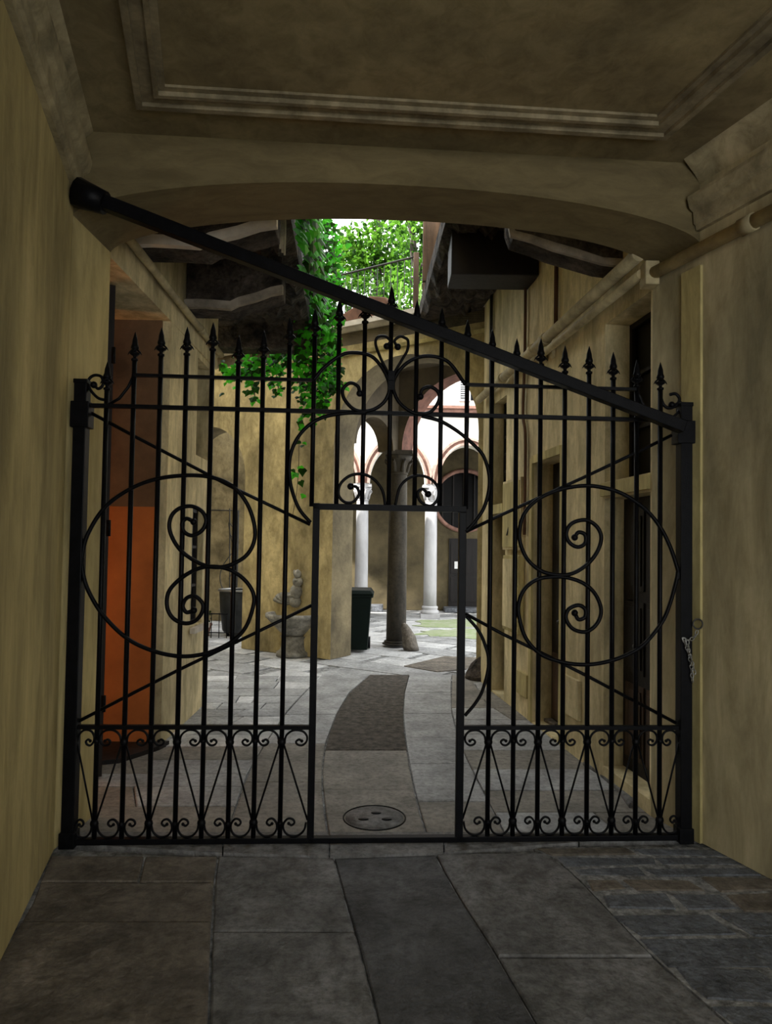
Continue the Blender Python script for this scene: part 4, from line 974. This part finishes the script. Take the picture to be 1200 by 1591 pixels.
mb = MB(); halfbowl(mb, [(.001, .30), (.16, .30), (.22, .36), (.36, .50), (.45, .60), (.47, .61), (.47, .67), (.42, .67), (.38, .60), (.2, .50), (.001, .48)], o, 1, 1.0); mb.build('bowl', 'basin_stone', t)
mb = MB(); halfbowl(mb, [(.001, 0), (.27, 0), (.27, .06), (.22, .09), (.20, .15), (.19, .26), (.22, .31), (.001, .31)], o, 1, 1.15); mb.build('pedestal', 'basin_stone', t)
mb = MB(); c = FF(.05, .08, 1.05)
for (a, b_, z, r, sc) in ((0, .06, .86, .10, (1, .8, 1)), (.02, .07, 1.02, .11, (.9, .8, 1.1)), (.05, .07, 1.18, .085, (1, .9, 1)), (.06, .09, 1.30, .065, (1, 1, 1.1)), (-.06, .09, .95, .05, (1.6, .8, .7)), (-.14, .10, .86, .045, (1.6, .8, .7)), (.06, .13, 1.20, .03, (1, 1.4, 1)), (.02, .12, 1.33, .022, (1, 1, 1.8)), (.09, .12, 1.34, .022, (1, 1, 1.8))):
    mb.sphere(FF(a+.05, b_, z), r, 12, sc)
mb.build('carved_figure', 'basin_stone', t)
mb = MB()
for k in range(7):
    w = pi*(.12+.76*k/6); mb.tube([FF(-.18, .02, .80), FF(-.18-.24*cos(w), .04, .80+.2*sin(w))], [.02, .04], 6)
mb.build('shell_back', 'basin_stone', t)
# well with iron frame beyond the left arch
c = atf(366, 990); wx, wy = c.x, c.y+.35
t = thing('iron_tub', 'dark round metal tub with bright rim standing in the left arch', 'tub', (wx, wy, 0))
mb = MB(); mb.lathe((wx, wy, 0), [(.30, .06), (.33, .1), (.38, .5), (.40, .84), (.385, .86), (.37, .8), (.001, .78)], 30); mb.build('body', 'well_metal', t)
mb = MB(); mb.tube([(wx+.405*cos(2*pi*k/36), wy+.405*sin(2*pi*k/36), .87) for k in range(37)], .022, 8, 0, False); mb.build('rim', 'chain_steel', t)
for k in range(4):
    w = pi/4+pi/2*k; mb = MB(); mb.tube([(wx+.26*cos(w), wy+.26*sin(w), 0), (wx+.28*cos(w), wy+.28*sin(w), .12)], .03, 8); mb.build('foot', 'iron', t)
t = thing('scroll_bracket', 'thin wrought iron scroll ornament rising above the metal tub in the left arch', 'bracket', (wx-.05, wy+.5, 0))
mb = MB(); mb.tube([W(357, 985, wy+.5), W(357, 790, wy+.5)], .012, 6); mb.build('stem', 'iron_grey', t)
for p in ([(368, 835), (362, 820), (356, 812), (357, 825), (362, 845), (366, 838)], [(360, 860), (347, 878), (342, 895), (345, 912), (353, 918)], [(356, 900), (363, 886), (368, 893), (362, 903)], [(357, 830), (367, 842), (366, 855), (358, 862)]):
    mb = MB(); mb.tube(spline([W(x, y, wy+.5) for x, y in p], 6), .010, 6); mb.build('scroll', 'iron_grey', t)
t = thing('low_railing', 'small low iron railing on the ground in front of the metal tub', 'railing', (wx-.35, wy-.55, 0))
yl = wy-.50
for z in (.10, .45):
    mb = MB(); mb.tube([(wx-1.2, yl, z), (wx-.12, yl, z)], .010, 6); mb.build('rail', 'iron', t)
for k in range(8):
    mb = MB(); mb.tube([(wx-1.15+k*.145, yl, 0), (wx-1.15+k*.145, yl, .47)], .008, 6); mb.build('baluster', 'iron', t)
t = thing('flower_pot', 'small terracotta pot behind the low railing in the left arch', 'pot', (wx-.62, wy-.25, 0))
mb = MB(); mb.lathe((wx-.62, wy-.25, 0), [(.09, 0), (.13, .2), (.15, .2), (.15, .24), (.12, .24), (.001, .2)], 18); mb.build('pot', 'brick', t)
lv = MB()
for _ in range(60): leafshape(lv, Vector((wx-.62, wy-.25, .32))+rv(.12), rv(), rv(), .07, .05, 0)
lv.build('leaves', ['leaf_dark'], t)

# ------------------------------------------------------------------ light
w = bpy.data.worlds.new('world'); S.world = w; w.use_nodes = True
bg = w.node_tree.nodes['Background']; bg.inputs[0].default_value = (.93, .97, 1, 1); bg.inputs[1].default_value = 1.5
sd = bpy.data.lights.new('sun', 'SUN'); sd.energy = 6.5; sd.angle = radians(2); sd.color = (1, .96, .9)
so = bpy.data.objects.new('sun', sd); COL.objects.link(so)
so.rotation_euler = Vector((1.0, .35, -.8)).to_track_quat('-Z', 'Y').to_euler(); so.location = (0, -5, 15)
ld = bpy.data.lights.new('recess_lamp', 'POINT'); ld.energy = 7; ld.color = (1, .45, .15); ld.shadow_soft_size = .08
lo = bpy.data.objects.new('recess_lamp', ld); COL.objects.link(lo); lo.location = (-3.5, 5.35, 1.65)
S.view_settings.view_transform = 'Standard'; S.view_settings.look = 'None'; S.view_settings.gamma = 1; S.view_settings.use_curve_mapping = False
S.view_settings.exposure = 1.42
S.cycles.max_bounces = 10; S.cycles.diffuse_bounces = 6; S.cycles.use_denoising = True
S.cycles.sample_clamp_indirect = 6
for o in bpy.data.objects:
    if '_off' in o: del o['_off']
